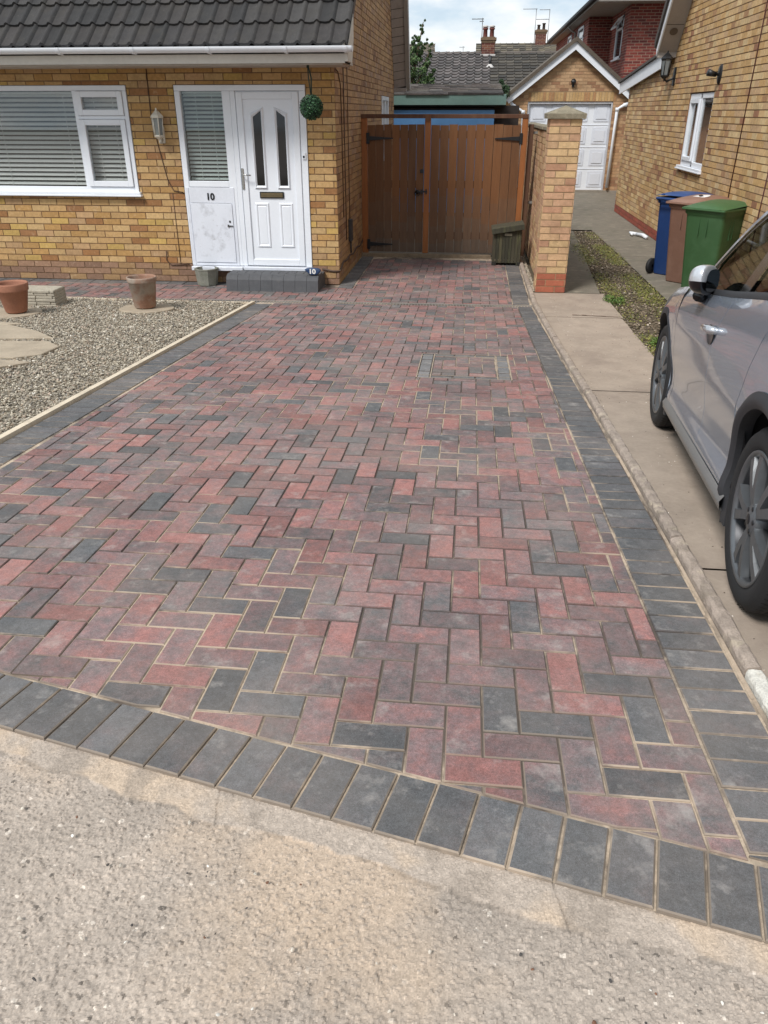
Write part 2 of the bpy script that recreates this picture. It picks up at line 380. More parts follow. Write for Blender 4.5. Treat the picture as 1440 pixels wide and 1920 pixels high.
# ================================================================== DRIVEWAY
SAND, REDC, CHAR = lin((196, 170, 138)), lin((150, 84, 78)), lin((84, 86, 90))
def paver_mat(name):
    m = bpy.data.materials.new(name); m.use_nodes = True; t = m.node_tree; n = t.nodes; p = n['Principled BSDF']; L = t.links.new
    geo = n.new('ShaderNodeNewGeometry'); at = n.new('ShaderNodeAttribute'); at.attribute_name = 'Col'
    sp = n.new('ShaderNodeSeparateColor'); L(at.outputs['Color'], sp.inputs[0])   # R: red/charcoal, G: lightness, B: seed
    cb = n.new('ShaderNodeCombineXYZ'); sc = n.new('ShaderNodeMath'); sc.operation = 'MULTIPLY'; sc.inputs[1].default_value = 37; L(sp.outputs[2], sc.inputs[0]); L(sc.outputs[0], cb.inputs[2])
    va = n.new('ShaderNodeVectorMath'); L(geo.outputs['Position'], va.inputs[0]); L(cb.outputs[0], va.inputs[1])
    def noise(s, d=4, v=va.outputs[0], r=.6):
        q = n.new('ShaderNodeTexNoise'); q.inputs['Scale'].default_value = s; q.inputs['Detail'].default_value = d; q.inputs['Roughness'].default_value = r; L(v, q.inputs['Vector']); return q.outputs['Fac']
    def mr(x, a, b, c, d):
        q = n.new('ShaderNodeMapRange'); L(x, q.inputs[0])
        for i, val in zip((1, 2, 3, 4), (a, b, c, d)): q.inputs[i].default_value = val
        return q.outputs[0]
    def mth(o, a, b):
        q = n.new('ShaderNodeMath'); q.operation = o
        for i, x in enumerate((a, b)):
            if hasattr(x, 'links'): L(x, q.inputs[i])
            else: q.inputs[i].default_value = x
        return q.outputs[0]
    def mix(f, a, b, bt='MIX'):
        q = n.new('ShaderNodeMix'); q.data_type = 'RGBA'; q.blend_type = bt
        for i, x in ((0, f), (6, a), (7, b)):
            if hasattr(x, 'links'): L(x, q.inputs[i])
            else: q.inputs[i].default_value = x if i == 0 else (*x, 1)
        return q.outputs[2]
    amp = mr(sp.outputs[0], 0, .3, .15, 1)
    f = mth('ADD', sp.outputs[0], mth('MULTIPLY', amp, mr(noise(7.5, 8, r=.72), .3, .7, -.42, .42)))
    cl = n.new('ShaderNodeClamp'); L(f, cl.inputs[0])
    ramp = n.new('ShaderNodeValToRGB'); L(cl.outputs[0], ramp.inputs[0]); cr = ramp.color_ramp
    cr.elements[0].position = 0; cr.elements[0].color = (*lin((86, 88, 90)), 1); cr.elements[1].position = 1; cr.elements[1].color = (*lin((148, 102, 97)), 1)
    for ps, c in ((.12, (92, 92, 94)), (.3, (108, 99, 99)), (.55, (124, 102, 102)), (.8, (139, 102, 99))):
        e = cr.elements.new(ps); e.color = (*lin(c), 1)
    c = ramp.outputs[0]
    q_ = n.new('ShaderNodeMapRange'); q_.clamp = False; L(sp.outputs[1], q_.inputs[0]); q_.inputs[3].default_value = .74; q_.inputs[4].default_value = 1.14
    li = mth('MULTIPLY', q_.outputs[0], mr(noise(70, 4), .3, .7, .90, 1.10))
    li = mth('MULTIPLY', li, mr(noise(420, 3, geo.outputs['Position'], .8), .3, .72, .52, 1.5))
    li = mth('MULTIPLY', li, mr(noise(150, 4, geo.outputs['Position'], .85), .3, .7, .72, 1.28)); li = mth('MULTIPLY', li, mr(noise(30, 6, geo.outputs['Position'], .8), .3, .7, .70, 1.24))
    cc = n.new('ShaderNodeCombineColor'); [L(li, cc.inputs[i]) for i in range(3)]
    c = mix(1.0, c, cc.outputs[0], 'MULTIPLY')
    # pale bloom and dusty sand film
    c = mix(mr(noise(9, 6, va.outputs[0], .7), .56, .74, 0, .50), c, lin((176, 170, 164)))
    c = mix(mr(noise(1.7, 5, geo.outputs['Position']), .42, .7, .03, .20), c, lin((182, 166, 152)))
    c = mix(mr(noise(30, 5, geo.outputs['Position'], .8), .70, .78, 0, .5), c, lin((206, 190, 168)))
    ch = mth('GREATER_THAN', sp.outputs[2], 1.5)
    sy = n.new('ShaderNodeSeparateXYZ'); L(geo.outputs['Position'], sy.inputs[0])
    sm = mth('MULTIPLY', mr(noise(1.3, 6, geo.outputs['Position'], .7), .49, .60, .0, .75), mr(sy.outputs[1], 1.6, 5.5, 1, .55)); sm = mth('MAXIMUM', sm, mr(sy.outputs[1], 1.5, 2.2, .35, 0))
    c = mix(mth('MULTIPLY', ch, .55), c, lin((62, 55, 51)))
    c = mix(mth('MULTIPLY', ch, sm), c, lin((186, 168, 148)))
    L(c, p.inputs['Base Color']); p.inputs['Roughness'].default_value = .82; p.inputs['Specular IOR Level'].default_value = .35
    bn = n.new('ShaderNodeBump'); bn.inputs['Strength'].default_value = .35; bn.inputs['Distance'].default_value = .002
    L(noise(330, 5, geo.outputs['Position'], .7), bn.inputs['Height']); L(bn.outputs[0], p.inputs['Normal'])
    return m
PAVE = paver_mat('paving_block')
class Pav(MB):
    def block(s, poly, red=.5, gap=.0019, z=None, zf=zg, rnd=True, lift=0, blight=None):
        if area(poly) < 0: poly = poly[::-1]
        if area(poly) < 4e-4: return
        o = inset(poly, gap+random.uniform(0, .0012) if rnd else gap)
        if not o or len(o) < 3: return
        t = inset(o, .0032)
        if not t or len(t) != len(o): 
            t = o
        if rnd:
            cx, cy = sum(p[0] for p in o)/len(o), sum(p[1] for p in o)/len(o)
            tx, ty = random.gauss(0, .004), random.gauss(0, .004); h = random.gauss(0, .0009)+lift
        else: cx = cy = tx = ty = 0; h = lift
        c = (min(max(red, 0), 1), blight if blight is not None else random.random(), random.random())
        Z = lambda p, d: (p[0], p[1], zf(p[1])+h+d+(p[0]-cx)*tx+(p[1]-cy)*ty)
        n = len(o); b = len(s.v)
        s.v += [Z(p, 0) for p in t]+[Z(p, -.0035) for p in o]+[Z(p, -.03) for p in o]
        fs = [tuple(range(n))]+[(n+i, n+(i+1) % n, (i+1) % n, i) for i in range(n)]+[(2*n+i, 2*n+(i+1) % n, n+(i+1) % n, n+i) for i in range(n)]
        for fi_, f in enumerate(fs): s.f.append(tuple(b+i for i in f)); s.m.append(0); s.c.append(c if fi_ == 0 else (c[0], c[1], c[2]+2)); s.sm.append(False)
def redv():
    r = random.random()
    return random.uniform(.0, .2) if r < .11 else (random.uniform(.30, .68) if r < .70 else random.uniform(.64, .92))
A = .1025
# left edge lines (outer of soldiers) x as function of y, right inner border line
def xl(y): return -2.55+.19*(y-3.5)/5.0 if y > 3.5 else -2.55-.02*(3.5-y)      # outer edge of left soldier border
def xr(y): return .70+(.575-.70)*(y-1.3)/(8.79-1.3)                            # inner edge of right border
kin = [(13, .735), (11.4, .735), (8.79, .745), (6.6, .795), (5.1, .84), (3.75, .873), (2.9, .89), (1.89, .905), (.9, .925)]
def xk(y):
    for (a, xa), (b, xb) in zip(kin, kin[1:]):
        if y >= b: return xb+(xa-xb)*(y-b)/(a-b)
    return kin[-1][1]
def herring(pv, planes, x0, x1, y0, y1, ox, oy, hole=None, zf=zg, dark=None):
    i0, i1 = int((x0-ox)/A)-2, int((x1-ox)/A)+3; j0, j1 = int((y0-oy)/A)-2, int((y1-oy)/A)+3
    for i in range(i0, i1):
        for j in range(j0, j1):
            k = (i-j) % 4
            if k == 0: r = (ox+i*A, ox+(i+2)*A, oy+j*A, oy+(j+1)*A)
            elif k == 2: r = (ox+i*A, ox+(i+1)*A, oy+(j-1)*A, oy+(j+1)*A)
            else: continue
            rs = [r]
            if hole: rs = rect_minus(rs, hole)
            rv = redv()
            for (a, b, c, d) in rs:
                pl = [(a, c), (b, c), (b, d), (a, d)]
                for hp in planes:
                    pl = clip(pl, *hp)
                    if len(pl) < 3: break
                if len(pl) >= 3 and area(pl) > 7e-4: pv.block(pl, rv, zf=zf)
pv = Pav()
MHX0, MHX1, MHY0, MHY1 = -.335, .365, 5.50, 6.28
lf = halfplane((xl(8.6)+.205, 8.6), (xl(2)+.205, 2)); rf = halfplane((xr(1.2), 1.2), (xr(8.8), 8.8))
def fi(x): return fl(x)+.205/FN
ff = halfplane((-3, fi(-3)), (1, fi(1)))
dl = lambda x: 8.715+(x-.75)*.0205     # near edge of the drain
df = halfplane((1, dl(1)), (-3, dl(-3)))
herring(pv, [lf, rf, ff, df], -2.5, .8, 1.2, 8.8, .1035, 1.118, hole=(MHX0, MHX1, MHY0, MHY1))
# manhole surround: charcoal blocks round an inset of red ones
w_ = .1
for x in (MHX0, MHX1-w_):
    for k in range(4):
        h_ = (MHY1-MHY0)/4; pv.block([(x, MHY0+k*h_), (x+w_, MHY0+k*h_), (x+w_, MHY0+(k+1)*h_), (x, MHY0+(k+1)*h_)], .03, blight=random.uniform(1.4, 2.4), gap=.007)
for y, hh in ((MHY0, .07), (MHY1-.07, .07)):
    xx = np.linspace(MHX0+w_, MHX1-w_, 4)
    for a, b in zip(xx, xx[1:]): pv.block([(a, y), (b, y), (b, y+hh), (a, y+hh)], .0, blight=random.uniform(.3, 1.0), gap=.004)
herring(pv, [(1, 0, -(MHX0+w_+.006)), (-1, 0, MHX1-w_-.006), (0, 1, -(MHY0+.078)), (0, -1, MHY1-.078)], MHX0, MHX1, MHY0, MHY1, .1035+.05, 1.118+.04)
# right border of charcoal soldiers
y = 1.28
while y < 8.66:
    y1 = y+.1025
    pv.block([(xr(y)+.004, y), (xk(y)-.014, y), (xk(y1)-.014, y1), (xr(y1)+.004, y1)], random.uniform(0, .12), blight=random.uniform(.2, .9)); y = y1
pv.block([(.70, fi(.70)+.01), (.91, fi(.91)+.01), (.91, 1.275), (.70, 1.275)], .05)
# left border
y = 1.9
while y < 8.50:
    y1 = y+.1025
    pv.block([(xl(y), y), (xl(y)+.2, y), (xl(y1)+.2, y1), (xl(y1), y1)], random.uniform(0, .1), blight=random.uniform(.3, .9)); y = y1
# front soldiers, square to the front line
d_ = Vector((FN, -.2345*FN)); nn_ = Vector((.2345*FN, FN)); s0 = Vector((.253, fl(.253)))
for k in range(-30, 9):
    p = s0+d_*(k*.1055); q = s0+d_*((k+1)*.1055)
    if q.x < -2.66 or p.x > 1.0: continue
    pl = [tuple(p), tuple(q), tuple(q+nn_*.2), tuple(p+nn_*.2)]
    if p.x > .8: pl = clip(pl, -1, 0, .93)
    if len(pl) > 2: pv.block(pl, random.uniform(0, .12), gap=.0024, blight=random.choice([.15, .3, .45, .6, 1.0]), lift=.003)
# beyond the drain: path and approach to the gate
db = lambda x: dl(x)+.135
bf = halfplane((-9, db(-9)), (1, db(1)))
herring(pv, [bf, halfplane((1, 9.60), (-8, 9.60))], -6.6, -1.6, 8.5, 9.7, .07, 8.93)
herring(pv, [bf, halfplane((.53, 8), (.53, 13)), halfplane((1, 11.78), (-2, 11.78)), halfplane((-1.6, 13), (-1.6, 8)), ][:3]+[(1, 0, 1.39), ], -1.45, .6, 8.7, 12, .07, 8.93)
pv2 = []
x = -6.6
while x < -1.8:   # charcoal line along the foot of the house
    pv.block([(x, 9.605), (x+.2, 9.605), (x+.2, 9.80), (x, 9.80)], .04); x += .2025
herring(pv, [bf, (-1, 0, -1.4), (1, 0, 1.6), halfplane((1, 9.60), (-8, 9.60))], -1.7, -1.3, 8.7, 9.7, .07, 8.93)
y = 9.61
while y < 11.9:
    pv.block([(-1.585, y), (-1.40, y), (-1.40, min(y+.1, 11.95)), (-1.585, min(y+.1, 11.95))], random.uniform(0, .12)); y += .1025
y = 8.9
while y < 11.75:
    pv.block([(.535, y), (.725, y), (.725, y+.1), (.535, y+.1)], random.uniform(0, .1)); y += .1025
drive = pv.build('driveway', PAVE, kind='structure')
# joint sand under the blocks
sandM = M('jointing_sand', (190, 172, 150), .95, var=.22, vs=9, bump=.6, bs=400, stain=((80, 71, 65), 1.3, .56, .45, .92), stain2=((76, 68, 62), 9, .50, .62, .6))
mb = MB()
mb.face([(-2.6, fl(-2.6)+.003, zg(1.8)-.0058), (.925, fl(.925)+.003, zg(fl(.925))-.0058), (.9, 2.2, zg(2.2)-.0058), (-2.6, 2.2, zg(2.2)-.0058)])
for a, b in zip([2.2, 3, 5, 7, 8.88], [3, 5, 7, 8.88, 8.9]):
    mb.face([(xl(a)+.0, a, zg(a)-.0058), (xk(a), a, zg(a)-.0058), (xk(b), b, zg(b)-.0058), (xl(b)+.0, b, zg(b)-.0058)])
mb.face([(-6.8, 8.9, -.0068), (.745, 8.9, -.0068), (.74, 12.1, -.0068), (-6.8, 12.1, -.0068)])
mb.face([(-6.8, 8.5, -.0045), (-2.4, 8.55, -.0045), (-2.4, 8.9, -.0045), (-6.8, 9.0, -.0045)])
mb.build('jointing_sand', sandM, kind='structure')
# fine sand ridges lying in some wide joints and along the kerb
mb = MB()
pts = [(xk(y)-.006, y, zg(y)-.001) for y in np.linspace(1.15, 11.7, 90)]
for (a, b) in zip(pts, pts[1:]):
    wv = random.uniform(.001, .007)
    mb.face([(a[0]-wv, a[1], a[2]-.003), (a[0]+.006, a[1], a[2]+.004), (b[0]+.006, b[1], b[2]+.004), (b[0]-wv, b[1], b[2]-.003)])
mb.build('sand_fillet', M('sand_pale', (172, 154, 134), .95, var=.15, vs=20, bump=.6, bs=300, stain=((92, 84, 76), 2.1, .44, .60, .85)), kind='structure')

mb = MB()
for x in (MHX0-.001, MHX0+w_+.002, MHX1-w_-.002, MHX1+.001):
    mb.face([(x-.0035, MHY0-.004, zg(MHY0)+.0012), (x+.0035, MHY0-.004, zg(MHY0)+.0012), (x+.0035, MHY1+.004, zg(MHY1)+.0012), (x-.0035, MHY1+.004, zg(MHY1)+.0012)])
for y in (MHY0-.001, MHY0+.072, MHY1-.072, MHY1+.001):
    mb.face([(MHX0, y-.003, zg(y)+.0014), (MHX1, y-.003, zg(y)+.0014), (MHX1, y+.003, zg(y)+.0014), (MHX0, y+.003, zg(y)+.0014)])
mb.build('cover_joint_sand', M('sand_cover', (158, 144, 128), .95, var=.2, vs=20), kind='structure')
# drain channel
t = thing('drain_channel', 'long dark slotted drain channel crossing the drive in front of the house', 'drain', (-1.6, 8.75, 0))
mb = MB(); mf = MB()
def DP(x, s): return (x, dl(x)+s)
for s0_, s1_ in ((.002, .016), (.119, .133)):
    mf.face([(*DP(-4.0, s0_), .004+.003), (*DP(.745, s0_), .004+.003), (*DP(.745, s1_), .007), (*DP(-4.0, s1_), .007)])
    mf.face([(*DP(-4.0, s0_), -.03), (*DP(.745, s0_), -.03), (*DP(.745, s0_), .007), (*DP(-4.0, s0_), .007)])
mf.build('channel_frame', M('channel_steel', (150, 145, 138), .5, .2, var=.15), t)
x = -3.99
while x < .74:
    mb.box(x, x+.013, dl(x)+.016, dl(x)+.119, -.006, .006); x += .0335
mb.box(-4.0, .745, 8.745-.09, 8.745+.04, -.006, -.004) if False else None
for s in (.05, .085):
    mb.face([(*DP(-4.0, s-.005), .0065), (*DP(.745, s-.005), .0065), (*DP(.745, s+.005), .0065), (*DP(-4.0, s+.005), .0065)])
mb.build('grating', M('grating_grey', (118, 112, 106), .6, var=.2), t)
mb = MB(); mb.face([(*DP(-4.0, .01), -.0040), (*DP(.745, .01), -.0040), (*DP(.745, .125), -.0040), (*DP(-4.0, .125), -.0040)]); mb.build('channel', M('drain_dark', (16, 15, 14), .9), t)

# pale timber edging between gravel and drive, continuing along the path
edM = M('edging_timber', (206, 192, 170), .8, var=.12, vs=8, bump=.4, bs=90, stain=((150, 136, 116), 5, .5, .7, .5))
t = MB()
for a, b in zip([1.7, 2.6, 3.5, 5.2, 6.9], [2.6, 3.5, 5.2, 6.9, 8.6]):
    for (u0, u1, z0, z1) in ((-.05, -.008, -.05, .022),):
        A_ = [(xl(a)+u0, a, zg(a)+z0), (xl(a)+u1, a, zg(a)+z0), (xl(b)+u1, b, zg(b)+z0), (xl(b)+u0, b, zg(b)+z0)]
        B_ = [(p[0], p[1], p[2]-z0+z1) for p in A_]
        t.add(A_+B_, [(4, 5, 6, 7), (0, 1, 5, 4), (1, 2, 6, 5), (2, 3, 7, 6), (3, 0, 4, 7)])
t.build('edging_board', edM, label='pale straight edging strip between the gravel bed and the charcoal drive border', cat='edging')
t = MB()
for a, b in ((-6.8, -5.2), (-5.2, -3.7), (-3.7, -2.45)):
    e = lambda x: dl(x)-.03+.0 if x > -3.9 else dl(-3.9)-.03+.13*(-3.9-x)/1.6
    A_ = [(a, e(a), -.04), (b, e(b), -.04), (b, e(b)+.03, -.04), (a, e(a)+.03, -.04)]; B_ = [(p[0], p[1], .018) for p in A_]
    t.add(A_+B_, [(4, 5, 6, 7), (0, 1, 5, 4), (1, 2, 6, 5), (2, 3, 7, 6), (3, 0, 4, 7)])
t.build('edging_board', edM, label='thin pale edging strip between the gravel bed and the block path by the house', cat='edging')

# right hand edging kerb
kerbM = M('edging_kerb', attr=True, rough=.9, var=.2, vs=18, bump=.9, bs=110, bd=.006, stain=((122, 112, 98), 11, .52, .66, .6), stain2=((196, 182, 158), 14, .54, .66, .5))
mb = MB(); yy = [1.0, 1.97, 2.89, 3.80, 4.50, 5.20, 6.05, 6.97, 7.9, 8.8, 9.72, 10.6, 11.5, 12.1]
for a, b in zip(yy, yy[1:]):
    c = tuple(np.array(lin((204, 200, 190) if a < 1.2 else (156, 142, 130)))*random.uniform(.9, 1.08)); n = max(int((b-a)/.03), 2)
    sec = [(0, -.12), (0, .022), (.005, .032), (.016, .036), (.040, .036), (.050, .030), (.053, -.12)]
    ox_, oz_ = random.uniform(-.003, .003), random.uniform(-.004, .004)
    vs = []
    for i in range(n+1):
        y = a+.004+(b-a-.008)*i/n
        for (u, z) in sec: vs.append((xk(y)+.003+u+ox_+random.uniform(-.0028, .0028), y, zg(y)+z+oz_+random.uniform(-.0032, .0028)))
    m_ = len(sec); fs = [(i*m_+j, i*m_+j+1, (i+1)*m_+j+1, (i+1)*m_+j) for i in range(n) for j in range(m_-1)]+[tuple(range(m_)), tuple(n*m_+j for j in range(m_-1, -1, -1))]
    mb.add(vs, fs, 0, c)
mb.build('kerb', kerbM, kind='structure')

# neighbour's concrete drive
concM = M('concrete_drive', (158, 144, 130), .9, var=.11, vs=5, bump=.45, bs=170, stain=((178, 163, 148), 1.1, .48, .66, .7), stain2=((118, 104, 94), 2.2, .52, .70, .6))
concD = M('concrete_path', (116, 109, 97), .92, var=.13, vs=6, bump=.5, bs=150, stain=((92, 92, 76), 2.6, .5, .7, .6), stain2=((166, 156, 140), 5, .55, .7, .4))
mb = MB()
def slab(x0a, x1a, y0, x0b, x1b, y1, m=0, n=10):
    for i in range(n):
        a, b = y0+(y1-y0)*i/n, y0+(y1-y0)*(i+1)/n; ta, tb = i/n, (i+1)/n
        if x0a in (.94, .9, .86): x0a = x0b = None
        p = [(x0a+(x0b-x0a)*ta if x0a else xk(a)+.045, a), (x1a+(x1b-x1a)*ta, a), (x1a+(x1b-x1a)*tb, b), (x0a+(x0b-x0a)*tb if x0a else xk(b)+.045, b)]
        mb.face([(*q, zn(q[1])) for q in p], m)
for a, b in ((-.5, 2.72), (2.735, 5.62), (5.635, 8.3), (8.312, 9.60)):
    slab(.94, 3.3 if b < 6 else 1.66, a+.0, .86 if b > 8 else .9, 3.3 if b < 5.8 else 1.64, b, 0)
slab(1.17, 1.60, 9.615, 1.7, 1.9, 15.2, 1)
slab(.75, 1.17, 9.60, .75, 1.0, 9.62, 1, 1)
slab(2.28, 3.2, 5.6, 2.32, 3.2, 9.0, 1); slab(2.32, 3.2, 9.012, 2.30, 3.2, 12.4, 1); slab(2.30, 3.2, 12.412, 2.25, 3.2, 15.3, 1)
slab(1.3, 3.9, 15.31, 1.3, 3.9, 19, 1); slab(1.3, 3.95, 19.012, 1.3, 3.95, 23.2, 1)
mb.build('path', [concM, concD], kind='structure')
mb = MB(); pts = [(1.14+.05*k+random.uniform(-.004, .004), 8.42-.006*k+random.uniform(-.012, .012)) for k in range(11)]
for p, q in zip(pts, pts[1:]):
    wv = random.uniform(.006, .016); mb.face([(p[0], p[1]-wv, zn(p[1])+.004), (q[0], q[1]-wv, zn(q[1])+.004), (q[0], q[1]+wv, zn(q[1])+.004), (p[0], p[1]+wv, zn(p[1])+.004)])
mb.build('broken_edge', M('crack_brown', (84, 60, 46), .95, var=.2, vs=30), kind='structure')
sheet('verge_soil', .70, 3.3, [-.5, 1.0, 2.5, 4.9, 6.5, 8.88, 23], zn, M('soil', (84, 74, 58), .95, var=.3, vs=14, bump=.9, bs=60), dz=-.02)

# ---- stones
ico_v = []
ph_ = (1+5**.5)/2
for a in (-1, 1):
    for b in (-ph_, ph_): ico_v += [(0, a, b), (a, b, 0), (b, 0, a)]
ico_v = np.array(ico_v)/math.hypot(1, ph_)
ico_f = []
for i in range(12):
    for j in range(i+1, 12):
        for k in range(j+1, 12):
            if max(np.linalg.norm(ico_v[i]-ico_v[j]), np.linalg.norm(ico_v[j]-ico_v[k]), np.linalg.norm(ico_v[i]-ico_v[k])) < 1.1:
                n_ = np.cross(ico_v[j]-ico_v[i], ico_v[k]-ico_v[i])
                ico_f.append((i, j, k) if n_@ico_v[i] > 0 else (i, k, j))
ico_f = np.array(ico_f)
def stones(name, P, size, pal, mat, flat=.5, **kw):
    n = len(P); r = np.random.default_rng(len(P))
    sc = size*r.uniform(.55, 1.25, n)[:, None]*np.stack([r.uniform(.8, 1.5, n), r.uniform(.6, 1, n), r.uniform(.35, .75, n)], -1)
    v = ico_v[None]*(1+r.uniform(-.22, .22, (n, 12, 1))); v = v*sc[:, None, :]
    a = r.normal(0, .35, n); b = r.uniform(0, 6.28, n); c = r.normal(0, .35, n)
    y, z = v[..., 1]*np.cos(a)[:, None]-v[..., 2]*np.sin(a)[:, None], v[..., 1]*np.sin(a)[:, None]+v[..., 2]*np.cos(a)[:, None]
    x, z = v[..., 0]*np.cos(c)[:, None]+z*np.sin(c)[:, None], -v[..., 0]*np.sin(c)[:, None]+z*np.cos(c)[:, None]
    x, y = x*np.cos(b)[:, None]-y*np.sin(b)[:, None], x*np.sin(b)[:, None]+y*np.cos(b)[:, None]
    V = np.stack([x, y, z], -1)+P[:, None, :]
    F = ico_f[None]+12*np.arange(n)[:, None, None]
    cs = np.array([lin(q[0]) for q in pal]); pr = np.array([q[1] for q in pal], float); pr /= pr.sum()
    col = cs[r.choice(len(cs), n, p=pr)]*r.uniform(.8, 1.2, (n, 1))
    return fastmesh(name, V.reshape(-1, 3), F.reshape(-1, 3), mat, np.repeat(col, len(ico_f), 0), **kw)
stoneM = M('gravel_stone', attr=True, rough=.8, var=.1, vs=40)
GP = [((170, 160, 142), 5), ((154, 145, 129), 5), ((136, 128, 115), 4), ((190, 181, 164), 3), ((144, 129, 110), 3), ((118, 112, 104), 2), ((168, 150, 134), 1.5), ((212, 206, 194), .5)]
n = 125000
gx = rng.uniform(-6.6, -2.5, n); gy = 2.2+6.7*rng.random(n)
# keep the part the view cone and a step aside could see, denser nearer the picture's middle
ok = (gx < np.array([xl(y) for y in gy])-.045) & (gx > -2.6-(gy-.9)*.62) & (gy < 8.60+.06*(-2.4-gx))
P = np.stack([gx, gy, np.array([zg(y) for y in gy])+rng.uniform(-.016, .008, n)], -1)[ok]
stones('gravel', P, .0095, GP, stoneM, kind='stuff', label='pale beige and grey gravel chippings of the front garden bed', cat='gravel')
sheet('gravel_bed', -12, -2.60, [-1, 0, 8.45], zg, M('gravel_base', (124, 115, 100), .95, var=.4, vs=40, bump=1, bs=120), dz=-.012)
sheet('gravel_bed', -12, -2.42, [8.0, 8.58], zg, MATS['gravel_base'], dz=-.0122)
n = 9000; gy = rng.uniform(4.6, 15.2, n); gx = rng.uniform(1.62, 2.30, n)
P = np.stack([gx, gy, np.array([zn(y) for y in gy])-.012+rng.uniform(-.012, .01, n)], -1)
stones('gravel', P, .0125, [((126, 112, 94), 4), ((104, 92, 76), 5), ((156, 142, 124), 2), ((82, 72, 58), 5), ((190, 178, 162), .5)], stoneM, kind='stuff', label='dark damp gravel of the mossy strip between the neighbouring concrete tracks', cat='gravel')
n = 900; gx = rng.uniform(.80, .84, n); gy = rng.uniform(9.6, 12.4, n)
stones('gravel', np.stack([gx, gy, rng.uniform(-.01, .015, n)], -1), .012, GP, stoneM, kind='stuff', label='loose gravel in the narrow gap at the foot of the brick boundary wall', cat='gravel')
n = 260; gx = rng.uniform(-2.2, 1.4, n); gy = np.array([rng.uniform(.3, fl(x)-.12) for x in gx])
stones('grit', np.stack([gx, gy, np.array([zg(y) for y in gy])-.004], -1), .0042, [((190, 180, 166), 3), ((70, 66, 64), 2), ((226, 220, 210), 2), ((120, 84, 64), 1)], stoneM, kind='stuff', label='scattered loose grit on the tarmac road', cat='grit')
n = 420; gx = rng.uniform(1.0, 1.62, n); gy = rng.uniform(1.0, 9.4, n); m_ = (gx < 1.0) | (rng.random(n) < .3)
gx[m_] = .965+.03*rng.random(m_.sum())
stones('grit', np.stack([gx, gy, np.array([zn(y) for y in gy])+.001], -1), .0035, [((190, 180, 166), 3), ((90, 80, 70), 3), ((226, 220, 210), 1)], stoneM, kind='stuff', label='fine grit on the neighbouring concrete drive', cat='grit')
# moss and small weeds
n = 42000; gy = rng.uniform(4.6, 15.0, n); gx = rng.normal(0, .16, n)
band = np.where(rng.random(n) < .62, 2.17, 1.76); gx = band+gx*np.where(band > 2, .55, .45)
ph = np.sin(gy*2.1)+np.sin(gy*5.3+1)*.6+rng.normal(0, .5, n)
ok = (ph > -.35) & (gx > 1.62) & (gx < 2.33)
gx, gy = gx[ok], gy[ok]; n = len(gx); z = np.array([zn(y) for y in gy])+rng.uniform(-.008, .006, n)
a = rng.uniform(0, 6.28, n); s = rng.uniform(.0025, .007, n); tl = rng.uniform(-.6, .6, n)
c0 = np.stack([gx, gy, z], -1); U = np.stack([np.cos(a), np.sin(a), tl], -1)*s[:, None]; W = np.stack([-np.sin(a), np.cos(a), -tl], -1)*s[:, None]
V = np.stack([c0-U-W, c0+U-W, c0+U+W, c0-U+W], 1).reshape(-1, 3); F = np.arange(4*n).reshape(-1, 4)
cs = np.array([lin(c) for c in ((126, 126, 56), (106, 112, 52), (138, 134, 70), (88, 96, 48), (112, 100, 62))])[rng.integers(0, 5, n)]*rng.uniform(.75, 1.25, (n, 1))
leafM = M('leaf', attr=True, rough=.6, var=.1, vs=20)
fastmesh('moss', V, F, leafM, cs, kind='stuff', label='yellow green moss along both edges of the gravel strip beside the car', cat='moss')
def leafball(name, centers, spread, n, size, cols, parent=None, **kw):
    n = int(n); c = np.array(centers); k = rng.integers(0, len(c), n); d = rng.normal(0, 1, (n, 3)); d /= np.linalg.norm(d, axis=1)[:, None]
    sp = np.array(spread); sp = sp if sp.ndim else np.full(len(c), float(sp))
    p = c[k]+d*(sp[k]*rng.uniform(.35, 1.0, n)**.5)[:, None]
    u = rng.normal(0, 1, (n, 3)); u /= np.linalg.norm(u, axis=1)[:, None]; w = np.cross(u, d+rng.normal(0, .4, (n, 3))); w /= np.linalg.norm(w, axis=1)[:, None]
    s = size*rng.uniform(.6, 1.3, (n, 1))
    V = np.stack([p-u*s, p-w*s*.5, p+u*s, p+w*s*.5], 1).reshape(-1, 3)
    if parent is not None: V = V-np.array(parent.location)
    cs = np.array([lin(q) for q in cols])[rng.integers(0, len(cols), n)]*rng.uniform(.7, 1.3, (n, 1))
    return fastmesh(name, V, np.arange(4*n).reshape(-1, 4), leafM, cs, parent=parent, **kw)
for k_, (x, y, r, lab) in enumerate(((1.72, 9.15, .1, 'small leafy weed at the broken corner of the concrete by the brick pillar'), (1.80, 7.2, .07, 'low leafy weed at the slab edge just ahead of the car'), (1.30, 14.6, .1, 'green weed growing beside the far end of the boundary wall'))):
    c = [(x+rng.uniform(-r, r), y+rng.uniform(-r, r), zn(y)+.015) for _ in range(9)]
    leafball('weed', c, .06, 600, .012, ((86, 116, 48), (110, 134, 60), (70, 96, 42)), label=lab, cat='weed')

